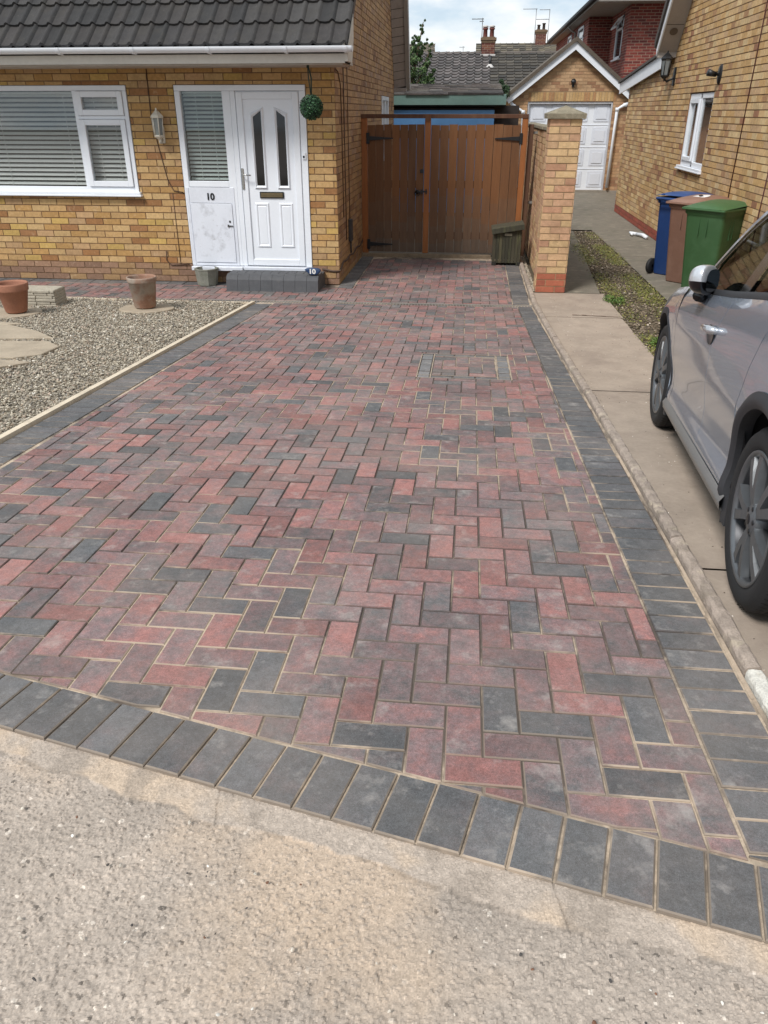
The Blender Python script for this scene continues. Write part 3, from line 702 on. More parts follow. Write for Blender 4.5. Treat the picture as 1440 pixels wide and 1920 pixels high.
# ================================================================== HOUSE (number 10)
XF, YF = -1.59, 9.81
house = thing('house', 'yellow brick house with dark tiled roof, white front door and number 10', 'house', (XF, YF, 0))
WIN = (-6.75, -4.03, 1.0, 2.21); DOOR = (-3.47, -1.92, .17, 2.21)
wb = MB()
brickwork(wb, (-8.2, YF, 0), (1, 0, 0), (0, -1, 0), 6.61, 2.46, BUFF, [(WIN[0]+8.2, WIN[1]+8.2, WIN[2], WIN[3]), (DOOR[0]+8.2, DOOR[1]+8.2, DOOR[2], DOOR[3])], off=.14, base=(.152, [((150, 118, 94), 3), ((136, 106, 86), 3), ((160, 128, 90), 2)]))
zr = lambda y: 2.53+.81*(y-9.2)
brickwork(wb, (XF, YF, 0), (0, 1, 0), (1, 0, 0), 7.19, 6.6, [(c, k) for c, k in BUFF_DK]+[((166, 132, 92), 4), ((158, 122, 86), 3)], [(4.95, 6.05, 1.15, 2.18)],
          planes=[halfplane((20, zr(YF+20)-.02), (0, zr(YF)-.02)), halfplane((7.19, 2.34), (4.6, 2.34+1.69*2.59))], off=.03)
# returns of the openings
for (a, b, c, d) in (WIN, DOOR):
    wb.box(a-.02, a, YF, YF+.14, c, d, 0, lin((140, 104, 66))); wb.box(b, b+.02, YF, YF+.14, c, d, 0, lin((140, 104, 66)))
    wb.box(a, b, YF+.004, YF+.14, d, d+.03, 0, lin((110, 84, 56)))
wb.build('wall', [brickM, mortarM], house)
wb = MB(); wb.box(-8.2, XF-.12, YF+.5, YF+.55, 0, 2.46); wb.box(-8.2, -8.1, YF, 17, 0, 2.46); wb.box(-8.2, XF-.02, 16.9, 17, 0, 2.3); wb.build('inner_wall', M('plaster_inside', (70, 68, 66), .9), house)

tileM = M('roof_tile', attr=True, rough=.85, var=.2, vs=12, bump=.6, bs=140, stain=((120, 114, 104), 60, .64, .70, .6), stain2=((60, 56, 50), 5, .5, .7, .5))
def tiles(mb, x0, x1, y0, z0, slope, ncourse, gauge, per, roll=.028, thick=.022, pal=((50, 48, 48), (56, 54, 53), (44, 43, 43), (52, 49, 48)), flat=False, sub=10, dirn=1):
    """courses of rolled tiles climbing in +y from the eave line (y0,z0)"""
    cs, sn = 1/math.hypot(1, slope), slope/math.hypot(1, slope)
    nt_ = int((x1-x0)/per+.5); per = (x1-x0)/nt_
    prof = []
    for k in range(sub+1):
        t = k/sub
        hgt = roll*(math.sin(math.pi*(t-.62)/.38) if t > .62 else 0)+(.006*(1-math.cos(2*math.pi*t/.62))*-.5 if t <= .62 else 0)
        if flat: hgt = roll*.5*(1 if t > .86 else 0)
        prof.append((t*per, hgt))
    for c in range(ncourse):
        for i in range(nt_):
            cc = lin(random.choice(pal)); f = random.uniform(.82, 1.18); cc = tuple(q*f for q in cc); jx = random.uniform(-.003, .003); jl = random.uniform(-.008, .008)
            lo, hi = c*gauge+jl, (c+1)*gauge+.03
            row = []
            for s_, lift in ((lo, thick+.004), (hi, .0)):
                row.append([(x0+i*per+px+jx, y0+dirn*(s_*cs-(h+lift)*sn), z0+s_*sn+(h+lift)*cs) for px, h in prof])
            fr = [(x0+i*per+px+jx, y0+dirn*(lo*cs-(h+thick+.004)*sn)+dirn*sn*(thick+.01), z0+lo*sn+(h+.004+thick)*cs-cs*(thick+.01)) for px, h in prof]
            vs = row[0]+row[1]+fr; m_ = len(prof)
            fs = [(k, k+1, m_+k+1, m_+k) for k in range(m_-1)]; fs2 = [(2*m_+k, 2*m_+k+1, k+1, k) for k in range(m_-1)]
            mb.add(vs, fs, 0, cc, not flat); mb.add(vs, fs2, 0, cc, False)
rb = MB()
tiles(rb, -8.2, -1.335, 9.17, 2.545, .81, 19, .335, .163)
roof = rb.build('roof', tileM, house)
rb = MB()
rb.prism([(9.2, 2.53), (14.4, 6.70), (17.3, 2.36), (17.3, 2.30), (14.4, 6.60), (9.2, 2.47)], 'x', -8.2, -1.345)
rb.build('roof_deck', M('deck_dark', (58, 54, 52), .9, var=.2), roof)
cgrey = M('cladding_grey', (156, 146, 140), .6, var=.08, stain=((110, 100, 92), 4, .5, .7, .4))
# rear verge: boarded soffit and barge board
rb = MB()
for k in range(49):
    a, b = k*.08, k*.08+.076
    rb.add([(XF+.007, 17.02-a, 2.34+1.69*a), (-1.36, 17.12-a, 2.38+1.69*a), (-1.36, 17.12-b, 2.38+1.69*b), (XF+.007, 17.02-b, 2.34+1.69*b)], [(0, 1, 2, 3)])
rb.box(XF, -1.34, 16.96, 17.14, 2.28, 2.345)
rb.build('verge_soffit', cgrey, house)
rb = MB(); rb.prism([(17.14, 2.30), (17.36, 2.36), (14.7, 6.9), (14.5, 6.8)], 'x', -1.36, -1.285); rb.build('barge_board', M('barge_grey', (160, 154, 148), .55, var=.06), house)
# eaves
eb = MB(); eb.box(-8.2, -1.40, 9.20, 9.222, 2.385, 2.50)
eb.prism([(9.20, 2.385), (9.20, 2.56), (9.42, 2.70), (9.60, 2.50), (9.60, 2.385)], 'x', -1.40, -1.375)
eb.prism([(9.18, 2.40), (9.18, 2.50), (9.64, 2.86), (9.64, 2.62), (9.50, 2.40)], 'x', -1.372, -1.338)
eb.build('fascia_board', offw, house)
eb = MB(); eb.box(-8.2, -1.402, 9.2225, 9.803, 2.372, 2.383); eb.prism([(9.222, 2.384), (9.804, 2.384), (9.804, 2.41), (9.222, 2.50)], 'x', -1.403, -1.375); eb.build('soffit', M('soffit_paint', (168, 158, 146), .6, var=.1, vs=2), house)
eb = MB(); eb.prism([(9.60, 2.76), (9.60, 2.85), (14.38, 6.66), (14.38, 6.52)], 'x', -1.372, -1.342); eb.build('verge_board', M('verge_dark', (74, 62, 54), .8), house)
gt = MB(); prof = []
for k in range(13):
    a = math.pi+math.pi*k/12; prof.append((9.14+.056*math.cos(a), 2.535+.056*math.sin(a)))
prof2 = [(9.14+(y-9.14)*.9, 2.535+(z-2.535)*.9) for y, z in prof]
gt.prism(prof+prof2[::-1], 'x', -8.2, -1.285)
gt.prism(prof, 'x', -1.290, -1.281)
gut = gt.build('gutter', white, house)
for x in (-7.4, -6.35, -5.26, -4.44, -3.62, -2.80, -1.98, -1.35):
    q = MB(); q.prism([(9.14+(y-9.14)*1.13, 2.535+(z-2.535)*1.13) for y, z in prof]+[(9.199, 2.545), (9.085, 2.548)][:0], 'x', x-.016, x+.016); q.box(x-.012, x+.012, 9.19, 9.199, 2.47, 2.53); q.build('gutter_bracket', white, gut)
del eb
# --- front window
def frame_rect(mb, x0, x1, z0, z1, w, y0, y1, bev=.004):
    mb.box(x0, x0+w, y0, y1, z0, z1, bev=bev); mb.box(x1-w, x1, y0, y1, z0, z1, bev=bev)
    mb.box(x0+w-.001, x1-w+.001, y0+.001, y1-.001, z0, z0+w, bev=bev); mb.box(x0+w-.001, x1-w+.001, y0+.001, y1-.001, z1-w, z1, bev=bev)
def blind(parent, x0, x1, z0, z1, y, pitch, tilt=58, name='venetian_blind', col=(182, 181, 177)):
    mb = MB(); z = z0+pitch*.5; hw = pitch*.47
    while z < z1:
        a = R(tilt+random.uniform(-1.5, 1.5)); dy, dz = hw*math.cos(a), hw*math.sin(a)
        mb.add([(x0, y-dy, z-dz*.80), (x1, y-dy, z-dz*.80), (x1, y, z+.002), (x0, y, z+.002), (x1, y+dy, z+dz*.8), (x0, y+dy, z+dz*.8)], [(0, 1, 2, 3), (3, 2, 4, 5)]); z += pitch
    for x in np.linspace(x0+.15, x1-.15, max(2, int((x1-x0)/.6))): mb.box(x-.002, x+.002, y-.012, y-.010, z0, z1)
    mb.box(x0, x1, y-.02, y+.02, z1-.02, z1)
    return mb.build(name, M('blind_'+str(col[0]), col, .5, var=.04), parent)
win = MB(); win.box(WIN[0]+.01, WIN[1]-.01, 9.80, 9.83, 2.150, 2.205, bev=.004)
win.box(-4.09, -4.04, 9.80, 9.86, 1.06, 2.149, bev=.004); win.box(WIN[0]+.01, WIN[0]+.06, 9.80, 9.86, 1.06, 2.149, bev=.004)
win.box(-4.70, -4.655, 9.801, 9.86, 1.11, 2.149, bev=.004); win.box(WIN[0]+.06, -4.09, 9.8005, 9.86, 1.06, 1.115, bev=.004)
win.box(-4.655, -4.09, 9.802, 9.85, 1.855, 1.89, bev=.003)
W = win.build('window', white, house, label='wide white window with closed grey blinds')
for (z0, z1) in ((1.89, 2.149), (1.116, 1.855)):
    q = MB(); frame_rect(q, -4.652, -4.093, z0+.003, z1-.003, .062, 9.782, 9.845); q.build('opening_light', white, W)
    q = MB(); q.box(-4.59, -4.155, 9.815, 9.825, z0+.06, z1-.06); q.build('pane', glass, W)
q = MB(); q.box(WIN[0]+.06, -4.70, 9.84, 9.85, 1.115, 2.15); q.build('pane', glass, W)
q = MB(); q.box(WIN[0]-.02, -3.995, 9.735, 9.83, 1.008, 1.032, bev=.006); q.box(WIN[0]-.01, -4.01, 9.752, 9.83, 1.033, 1.062, bev=.004); q.build('sill', white, W)
blind(W, WIN[0]+.07, -4.71, 1.12, 2.14, 9.90, .0505); blind(W, -4.64, -4.11, 1.12, 2.14, 9.905, .0505)
q = MB(); q.box(WIN[0], -3.5, 9.99, 10.0, 1.0, 2.2); q.build('room_dark', darkint, W)
# --- door set
DS = MB(); DS.box(-3.46, -1.925, 9.79, 9.86, 2.145, 2.205, bev=.004)
DS.box(-3.46, -3.395, 9.79, 9.86, .21, 2.144, bev=.004); DS.box(-2.90, -2.805, 9.791, 9.86, .21, 2.144, bev=.004)
DS.box(-3.394, -2.901, 9.792, 9.86, 1.125, 1.19, bev=.004); DS.box(-2.0, -1.925, 9.79, 9.86, .21, 2.144, bev=.004)
DS.box(-2.804, -2.745, 9.789, 9.86, .21, 2.144, bev=.004)
DSo = DS.build('door_frame', white, house)
q = MB(); q.box(-3.40, -2.90, 9.82, 9.828, 1.185, 2.15); q.build('pane', glass, DSo, label='narrow blinded pane beside the door')
blind(DSo, -3.395, -2.90, 1.19, 2.14, 9.90, .0445, 52, col=(180, 187, 182))
q = MB(); q.box(-3.47, -1.9, 9.99, 10.0, .17, 2.2); q.box(-2.86, -2.84, 9.86, 9.99, .17, 2.2); q.build('hall_dark', darkint, DSo)
q = MB(); q.box(-3.455, -2.795, 9.715, 9.80, .155, .205, bev=.006); q.box(-2.794, -1.915, 9.74, 9.80, .165, .207, bev=.006); q.build('threshold', whited, DSo)
q = MB(); q.box(-3.405, -2.845, 9.785, 9.84, .945, 1.120, bev=.003); q.box(-3.45, -3.41, 9.783, 9.84, .21, 1.12, bev=.003); q.box(-2.88, -2.845, 9.784, 9.84, .21, .944, bev=.003)
q.box(-3.409, -2.881, 9.786, 9.84, .21, .245, bev=.003); MPn = q.build('lower_panel', whited, DSo)
q = MB(); q.box(-3.403, -2.884, 9.777, 9.80, .249, .941, bev=.003); HT = q.build('hatch', M('hatch_white', (216, 220, 228), .5, var=.03, stain=((138, 138, 140), 7, .55, .72, .45), stain2=((120, 116, 112), 24, .62, .72, .3)), DSo, label='scuffed white cupboard hatch')
q = MB(); q.lathe([(.001, .006), (.012, .006), (.013, 0)], seg=12, M=Matrix.Translation((-2.925, 9.777, .735)) @ Matrix.Rotation(R(90), 4, 'X')); q.build('keyhole', black, HT)
q = MB(); q.box(-2.95, -2.89, 9.768, 9.777, .678, .69); q.box(-2.955, -2.94, 9.765, 9.777, .672, .70); q.build('latch', M('latch_metal', (96, 94, 92), .4, .7), HT)
def text(name, body, size, M_, mat, parent, extrude=.003, bold=0, wx=1.0):
    cu = bpy.data.curves.new(name, 'FONT'); cu.body = body; cu.size = size; cu.extrude = extrude; cu.align_x = 'CENTER'; cu.align_y = 'CENTER'; cu.offset = bold
    o = bpy.data.objects.new(name, cu); COL.objects.link(o); bpy.context.view_layer.update()
    me = bpy.data.meshes.new_from_object(o.evaluated_get(bpy.context.evaluated_depsgraph_get()))
    bpy.data.objects.remove(o); bpy.data.curves.remove(cu)
    me.transform(WM.get(parent, Matrix()).inverted() @ M_ @ Matrix.Diagonal((wx, 1, 1, 1))); me.materials.clear(); me.materials.append(mat)
    t = bpy.data.objects.new(name, me); COL.objects.link(t); t.parent = parent; return t
FR = lambda x, y, z: Matrix.Translation((x, y, z)) @ Matrix.Rotation(R(90), 4, 'X')
text('door_number', '10', .105, FR(-3.145, 9.781, 1.015), black, MPn, bold=.0035)
# door leaf
q = MB(); q.box(-2.742, -2.003, 9.80, 9.85, .212, 2.142, bev=.003)
leaf = q.build('door', white, DSo)
q = MB(); frame_rect(q, -2.738, -2.007, .222, 2.135, .075, 9.782, 9.801, .005); q.build('door_rim', white, leaf)
for sgn, (xa, xb) in ((1, (-2.585, -2.425)), (-1, (-2.305, -2.145))):
    zl, zr_ = (1.90, 1.965) if sgn > 0 else (1.965, 1.90)
    outer = [(xa-.0, 1.105), (xb+.0, 1.105), (xb, zr_+.02), (xa, zl+.02)]; inn = [(xa+.032, 1.145), (xb-.032, 1.145), (xb-.032, zr_-.02), (xa+.032, zl-.02)]
    q = MB()
    for i in range(4):
        o1, o2, i1, i2 = outer[i], outer[(i+1) % 4], inn[i], inn[(i+1) % 4]; mid = lambda a, b: ((a[0]+b[0])/2, (a[1]+b[1])/2)
        m1, m2 = mid(o1, i1), mid(o2, i2)
        for (A_, B_, ya, yb) in ((o1, o2, 9.799, 9.780), ):
            q.face([(*[A_[0]], ya, A_[1]), (B_[0], ya, B_[1]), (m2[0], yb, m2[1]), (m1[0], yb, m1[1])])
        q.face([(m1[0], 9.780, m1[1]), (m2[0], 9.780, m2[1]), (i2[0], 9.797, i2[1]), (i1[0], 9.797, i1[1])])
    q.build('glazing_frame', white, leaf)
    q = MB(); q.face([(p[0], 9.798, p[1]) for p in inn]); q.build('pane', M('door_glass', (14, 14, 18), .06, var=.5, vs=9, spec=.7), leaf)
for xa, xb in ((-2.600, -2.425), (-2.305, -2.13)):
    q = MB(); z0, z1 = .435, .955
    lv = [(0, 9.7995), (.012, 9.788), (.024, 9.788), (.036, 9.797), (.044, 9.793)]
    for (d0, y0), (d1, y1) in zip(lv, lv[1:]):
        a = [(xa+d0, z0+d0), (xb-d0, z0+d0), (xb-d0, z1-d0), (xa+d0, z1-d0)]; b = [(xa+d1, z0+d1), (xb-d1, z0+d1), (xb-d1, z1-d1), (xa+d1, z1-d1)]
        for i in range(4): j = (i+1) % 4; q.face([(a[i][0], y0, a[i][1]), (a[j][0], y0, a[j][1]), (b[j][0], y1, b[j][1]), (b[i][0], y1, b[i][1])])
    q.face([(xa+.044, 9.793, z0+.044), (xb-.044, 9.793, z0+.044), (xb-.044, 9.793, z1-.044), (xa+.044, 9.793, z1-.044)])
    q.build('moulded_panel', white, leaf)
chrome = M('chrome', (180, 180, 178), .22, .9, var=.05); brass = M('brass_bronze', (122, 108, 82), .35, .7)
q = MB(); q.box(-2.53, -2.235, 9.786, 9.799, 1.005, 1.078, bev=.003); LB = q.build('letterbox', black, leaf); q = MB(); q.box(-2.516, -2.249, 9.780, 9.785, 1.018, 1.066, bev=.002); q.box(-2.505, -2.26, 9.776, 9.779, 1.038, 1.05); q.build('flap', brass, LB)
q = MB(); q.box(-2.735, -2.705, 9.772, 9.781, 1.10, 1.335, bev=.004); q.tube([(-2.72, 9.778, 1.265), (-2.72, 9.735, 1.265), (-2.61, 9.730, 1.262)], .008); q.build('handle', chrome, leaf)
q = MB(); q.box(-1.985, -1.945, 9.775, 9.789, 1.435, 1.505, bev=.003); DB_ = q.build('doorbell', white, DSo); q = MB(); q.box(-1.978, -1.958, 9.772, 9.775, 1.45, 1.475); q.build('button', black, DB_)
# side window, cables and small fittings on the side wall
q = MB()
for (y0, y1, z0, z1) in ((14.77, 14.84, 1.15, 2.17), (15.80, 15.86, 1.15, 2.17), (15.28, 15.34, 1.15, 2.17), (14.84, 15.80, 2.11, 2.17), (14.84, 15.80, 1.15, 1.21)): q.box(XF-.06, XF+.02, y0, y1, z0, z1, bev=.004)
W2 = q.build('window', white, house, label='narrow white side window behind the gate'); q = MB(); q.box(XF-.05, XF-.04, 14.8, 15.85, 1.15, 2.17); q.build('pane', glass, W2)
q = MB(); q.box(XF-.12, XF-.11, 14.7, 15.9, 1.1, 2.2); q.build('room_dark', darkint, W2)
cabM = M('cable_dark', (84, 62, 46), .7)
q = MB(); q.tube([(XF+.012, 10.42, 6.0 if False else 3.3), (XF+.012, 10.42, 1.2), (XF+.012, 10.42, .45)], .0065)
q.tube([(XF+.012, 9.84, 2.36), (XF+.012, 10.02, 2.34), (XF+.012, 10.18, 2.22), (XF+.012, 10.22, 1.9), (XF+.012, 10.22, .75)], .006)
q.tube([(XF+.012, 10.72, 3.0), (XF+.012, 10.74, .5)], .005)
q.build('cable', cabM, house)
q = MB(); pts = [(-1.80, YF-.012, .19), (-1.66, YF-.012, .165), (XF+.012, YF-.012, .165), (XF+.014, 9.95, .20)]+[(XF+.014, y, .16+.018*math.sin(y*9)+(.07 if y < 10.3 else .05)) for y in np.linspace(10.1, 12, 12)]
q.tube(pts, .012); q.build('cable', M('cable_brown', (84, 66, 54), .7), house)
q = MB(); q.tube([(-3.76, YF-.012, 2.37), (-3.77, YF-.012, 1.9), (-3.73, YF-.012, 1.6), (-3.66, YF-.012, 1.2), (-3.60, YF-.012, 1.08), (-3.48, YF-.015, 1.06)], .006)
q.tube([(-3.62, YF-.01, 1.05), (-3.62, YF-.01, .2)], .004); q.tube([(-3.79, YF-.012, .37), (-3.80, YF-.012, .26), (-3.74, YF-.012, .20), (-3.50, YF-.02, .22)], .007)
q.build('cable', cabM, house)
q = MB(); q.box(XF+.006, XF+.055, 10.62, 10.72, .40, .68, bev=.01); q.tube([(XF+.03, 10.67, .42), (XF+.03, 10.67, .25)], .012); q.build('meter_cap', M('grey_dark', (56, 54, 54), .6), house)

# wall lantern between window and door
t = thing('wall_lantern', 'white hexagonal glass lantern on the brick wall left of the front door', 'wall light', (-3.665, YF, 1.80))
def lantern(t, cx, cy, cz, body, gl, s=1.0, seg=6, wall=(0, 1), rails=6):
    q = MB(); q.lathe([(.001, .175*s), (.008*s, .172*s), (.012*s, .150*s), (.03*s, .135*s), (.062*s, .105*s), (.075*s, .085*s), (.072*s, .075*s), (.001, .075*s)], cx, cy, cz, seg, sm=False)
    q.build('cap', body, t)
    q = MB(); q.lathe([(.058*s, .076*s), (.046*s, -.095*s)], cx, cy, cz, seg, sm=False); q.build('glass', gl, t)
    q = MB()
    for k in range(rails):
        a = 2*math.pi*k/seg; q.tube([(cx+.061*s*math.cos(a), cy+.061*s*math.sin(a), cz+.078*s), (cx+.049*s*math.cos(a), cy+.049*s*math.sin(a), cz-.098*s)], .0055*s, 6)
    q.lathe([(.001, -.095*s), (.054*s, -.095*s), (.054*s, -.108*s), (.035*s, -.125*s), (.012*s, -.14*s), (.008*s, -.165*s), (.001, -.17*s)], cx, cy, cz, seg, sm=False); q.build('cage', body, t)
ivory = M('ivory_metal', (206, 200, 186), .45, var=.1, stain=((150, 140, 122), 20, .5, .7, .4))
frost = M('frosted_glass', (120, 124, 122), .15, var=.1, spec=.8)
lantern(t, -3.665, 9.70, 1.79, ivory, frost, 1.05)
q = MB(); q.tube([(-3.665, 9.705, 1.61), (-3.665, 9.76, 1.60), (-3.665, 9.80, 1.66)], .01); q.box(-3.70, -3.63, 9.79, 9.805, 1.60, 1.78, bev=.004); q.build('bracket', ivory, t)

# topiary ball
t = thing('topiary_ball', 'round dark green artificial topiary ball hanging on straps from the eaves', 'topiary ball', (-1.765, 9.3, 1.86))
leafball('foliage', [(-1.765, 9.3, 1.975)], .128, 5200, .0105, ((30, 66, 40), (22, 48, 32), (46, 88, 52), (70, 108, 70), (26, 58, 38)), parent=t)
q = MB(); q.lathe([(.001, .10), (.05, .088), (.085, .05), (.1, 0), (.085, -.05), (.05, -.088), (.001, -.10)], -1.765, 9.3, 1.975, 16); q.build('core', M('core_green', (16, 30, 20), .9), t)
q = MB(); q.tube([(-1.79, 9.3, 2.375), (-1.785, 9.3, 2.25), (-1.765, 9.3, 2.09)], .006); q.tube([(-1.785, 9.3, 2.375), (-1.755, 9.3, 2.25), (-1.762, 9.3, 2.09)], .008); q.box(-1.80, -1.775, 9.29, 9.31, 2.345, 2.37); q.build('strap', M('strap', (34, 46, 36), .8), t)

# door step
q = MB(); xx = np.linspace(-2.90, -1.77, 9)
stepM = M('step_block', (78, 79, 82), .75, var=.12, vs=12, bump=.4, bs=220, stain=((110, 108, 106), 10, .56, .75, .35))
for a, b in zip(xx, xx[1:]):
    la, lb = (a, b)
    prof = [(9.30, 0), (9.32, .13), (9.345, .165), (9.385, .183), (9.43, .187), (9.43, 0)]
    q.prism(prof, 'x', a+.0015, b-.0015)
xx = np.linspace(-2.90, -1.77, 12)
for a, b in zip(xx, xx[1:]): q.box(a+.0015, b-.0015, 9.434, 9.63, .0, .186, bev=.004); q.box(a+.0015, b-.0015, 9.634, 9.80, .0, .160, bev=.004)
q.build('door_step', stepM, label='charcoal block step below the white front door', cat='step')

# painted stone with the house number, and planter
t = thing('painted_stone', 'dark blue painted stone marked 10 on the right end of the door step', 'painted stone', (-1.84, 9.42, .187))
q = MB(); v = ico_v.copy()
me_ = []
pts = [(-.10, .055), (-.055, .065), (.02, .068), (.075, .06), (.105, .03), (.06, -.005), (.035, -.02), (-.02, -.022), (-.06, .0)]
q.prism([( -1.84+x, .212+z) for x, z in [(-.105, .04), (-.07, .055), (.0, .058), (.07, .052), (.098, .03), (.075, .0), (.045, -.022), (-.03, -.024), (-.06, .0)]], 'y', 9.365, 9.44)
st = q.build('stone', M('blue_paint', (38, 62, 98), .45, var=.12), t)
bv = st.modifiers.new('b', 'BEVEL'); bv.width = .015; bv.segments = 3
text('number', '10', .075, FR(-1.845, 9.362, .232), M('white_paint', (230, 230, 226), .5), t, .001, .0025, 1.15)
t = thing('planter', 'empty grey octagonal stone planter left of the door step', 'planter', (-3.23, 9.62, 0))
q = MB(); q.lathe([(.001, 0), (.118, 0), (.125, .01), (.145, .185), (.150, .19), (.150, .205), (.128, .205), (.112, .08), (.001, .08)], -3.235, 9.63, 0, 8, sm=False, ph=math.pi/8); q.build('pot', M('planter_stone', (126, 126, 116), .9, var=.18, vs=10, bump=.5, bs=100, stain=((92, 98, 80), 9, .5, .7, .6)), t)
q = MB(); q.lathe([(.001, .10), (.117, .10)], -3.235, 9.63, 0, 8, sm=False, ph=math.pi/8); q.build('soil', M('soil_dark', (40, 34, 28), .95, bump=1, bs=80), t)

terra = M('terracotta', (152, 104, 82), .8, var=.12, vs=8, bump=.3, bs=90, stain=((204, 168, 144), 5, .54, .72, .35))
terraw = M('terracotta_weathered', (148, 112, 92), .85, var=.15, vs=9, bump=.4, bs=90, stain=((158, 150, 138), 4.5, .44, .60, .8), stain2=((110, 92, 76), 9, .56, .7, .5))
def pot(label, x, y, r, h, mat, rimh, r0):
    z = zg(y)+.03; t = thing('plant_pot', label, 'plant pot', (x, y, z))
    q = MB(); q.lathe([(.001, 0), (r0, 0), (r0+.006, .008), (r*.93, h-rimh-.005), (r*.99, h-rimh), (r, h-rimh+.012), (r*1.02, h-.012), (r*1.01, h), (r*.93, h), (r*.90, h-.02), (r*.80, h*.6), (.001, h*.6)], x, y, z, 40)
    q.build('pot', mat, t)
    q = MB(); q.lathe([(.001, h*.66), (r*.845, h*.66)], x, y, z, 24); q.build('compost', MATS['soil_dark'], t)
pot('large wide rimmed orange terracotta pot at the left edge beside the stone block', -4.60, 7.56, .158, .29, terra, .075, .10)
pot('taller weathered terracotta pot standing on the round slab before the window', -3.41, 8.02, .152, .315, terraw, .05, .105)
# slabs
slabM = M('slab_stone', (166, 152, 132), .9, var=.1, vs=5, bump=.5, bs=120, stain=((126, 114, 98), 4, .5, .7, .5))
def slab_poly(label, pts, z=.012, th=.04):
    pts = [tuple(p) for p in pts]
    if area(pts) < 0: pts = pts[::-1]
    i = inset(pts, .006) or pts; q = MB(); n = len(pts)
    top = [(x, y, zg(y)+z+.005) for x, y in i]; mid = [(x, y, zg(y)+z) for x, y in pts]; bot = [(x, y, zg(y)+z-th) for x, y in pts]
    q.face(top)
    if len(i) == n:
        b = len(q.v); q.v += top+mid+bot
        for k in range(n): q.f += [(b+n+k, b+n+(k+1) % n, b+(k+1) % n, b+k), (b+2*n+k, b+2*n+(k+1) % n, b+n+(k+1) % n, b+n+k)]; q.m += [0, 0]; q.c += [None]*2; q.sm += [False]*2
    return q.build('stepping_stone', slabM, label=label, cat='stepping stone', group='stone slabs in the gravel bed')
circ = lambda x, y, r, n=22: [(x+r*math.cos(2*math.pi*k/n), y+r*.95*math.sin(2*math.pi*k/n)) for k in range(n)]
slab_poly('round pale slab under the taller weathered pot', circ(-3.40, 8.03, .29))
slab_poly('round pale slab under the wide orange pot at the left edge', circ(-4.72, 7.58, .34))
slab_poly('large curved slab with a pointed right end, the farther of the touching pair', [(-4.9, 6.98), (-4.32, 6.94), (-3.92, 6.70), (-3.62, 6.42), (-4.1, 6.34), (-5.0, 6.29)])
slab_poly('large curved slab in front of the farther one, cut off by the left edge', [(-5.0, 6.18), (-4.1, 6.24), (-3.61, 6.30), (-3.40, 6.10), (-3.40, 5.80), (-3.56, 5.66), (-4.2, 5.64), (-4.8, 5.66)])
slab_poly('nearest slab tip poking in at the left edge of the gravel', [(-4.7, 5.50), (-4.2, 5.54), (-3.62, 5.58), (-3.34, 5.54), (-3.50, 5.36), (-4.1, 5.18)])
slab_poly('thin far slab at the left edge behind the curved pair', [(-5.2, 7.06), (-4.6, 7.1), (-4.25, 7.03), (-4.36, 6.96), (-4.9, 7.02)])
# walling stone block behind the orange pot
q = MB(); z = zg(8.2)-.01
for r_ in range(6):
    x = -4.90+random.uniform(0, .02)
    while x < -4.46:
        b = min(x+random.uniform(.14, .24), -4.445); q.box(x+.002, b-.002, 8.08+random.uniform(-.01, .006), 8.34, z+r_*.031, z+r_*.031+.029, bev=.005); x = b
    q.box(-4.89, -4.452, 8.09, 8.33, z+r_*.031, z+r_*.031+.031)
q.build('walling_block', M('walling_stone', (168, 160, 144), .9, var=.15, vs=14, bump=.6, bs=90), label='pale grey rough walling block in thin layers behind the orange pot', cat='stone block')

# ================================================================== GATES
wood = M('gate_wood', attr=True, rough=.65, var=.12, vs=4, bump=.4, bs=60, stretch=(8, 8, .8), stain=((132, 104, 76), 1.2, .52, .75, .35))
WOODC = [(110, 70, 36), (105, 67, 34), (114, 73, 37), (101, 65, 35), (108, 70, 38)]
t = thing('gate_frame', 'orange brown timber gate posts joined by a thin top rail', 'gate frame', (-.4, 12.06, 0))
for x0, x1, y0, nm, zt in ((-1.585, -1.50, 12.04, 'post', 1.90), (.665, .745, 12.04, 'post', 1.90), (.765, .83, 12.10, 'post', 1.78)):
    q = MB(); q.box(x0, x1, y0, y0+.09, 0, zt, 0, lin((146, 88, 42) if x0 != .765 else (84, 56, 38)), bev=.005); q.build(nm, wood, t)
q = MB(); q.box(-1.585, .745, 12.03, 12.10, 1.852, 1.905, 0, lin((82, 50, 30)), bev=.004); q.box(-.68, -.60, 12.02, 12.03, 1.82, 1.90, 0, lin((98, 58, 30))); q.build('top_rail', wood, t)
def leaf_gate(label, x0, x1, nb, y, stile=None):
    t = thing('timber_gate', label, 'gate', (x0, y, 0), 0, 'pair of boarded gates at the end of the drive')
    wv = (x1-x0)/nb; q = MB()
    for k in range(nb):
        g = random.uniform(.0015, .004); cc = np.array(lin(random.choice(WOODC)))*random.uniform(.85, 1.12)
        # weathered grey-brown foot of every board is the timber's own colour
        a, b = x0+k*wv+g, x0+(k+1)*wv-g; zt = 1.772+random.uniform(-.006, .006)
        cw = tuple(np.array(lin((98, 82, 68)))*random.uniform(.85, 1.1)); zs = [.06, .22+random.uniform(-.04, .04), .48+random.uniform(-.1, .1), .8+random.uniform(-.1, .1), zt]
        for i, (z0, z1) in enumerate(zip(zs, zs[1:])):
            m_ = [.9, .55, .25, 0][i]; q.box(a, b, y, y+.02, z0, z1, 0, tuple(cc*(1-m_)+np.array(cw)*m_))
        q.box(a+.004, b-.004, y-.002, y+.02, .062, zt-.003, 0, None) if False else None
    q.build('boards', wood, t)
    for z in (.25, .95, 1.6): q = MB(); q.box(x0+.01, x1-.01, y+.021, y+.06, z, z+.1, 0, lin((92, 58, 34))); q.build('ledge', wood, t)
    return t
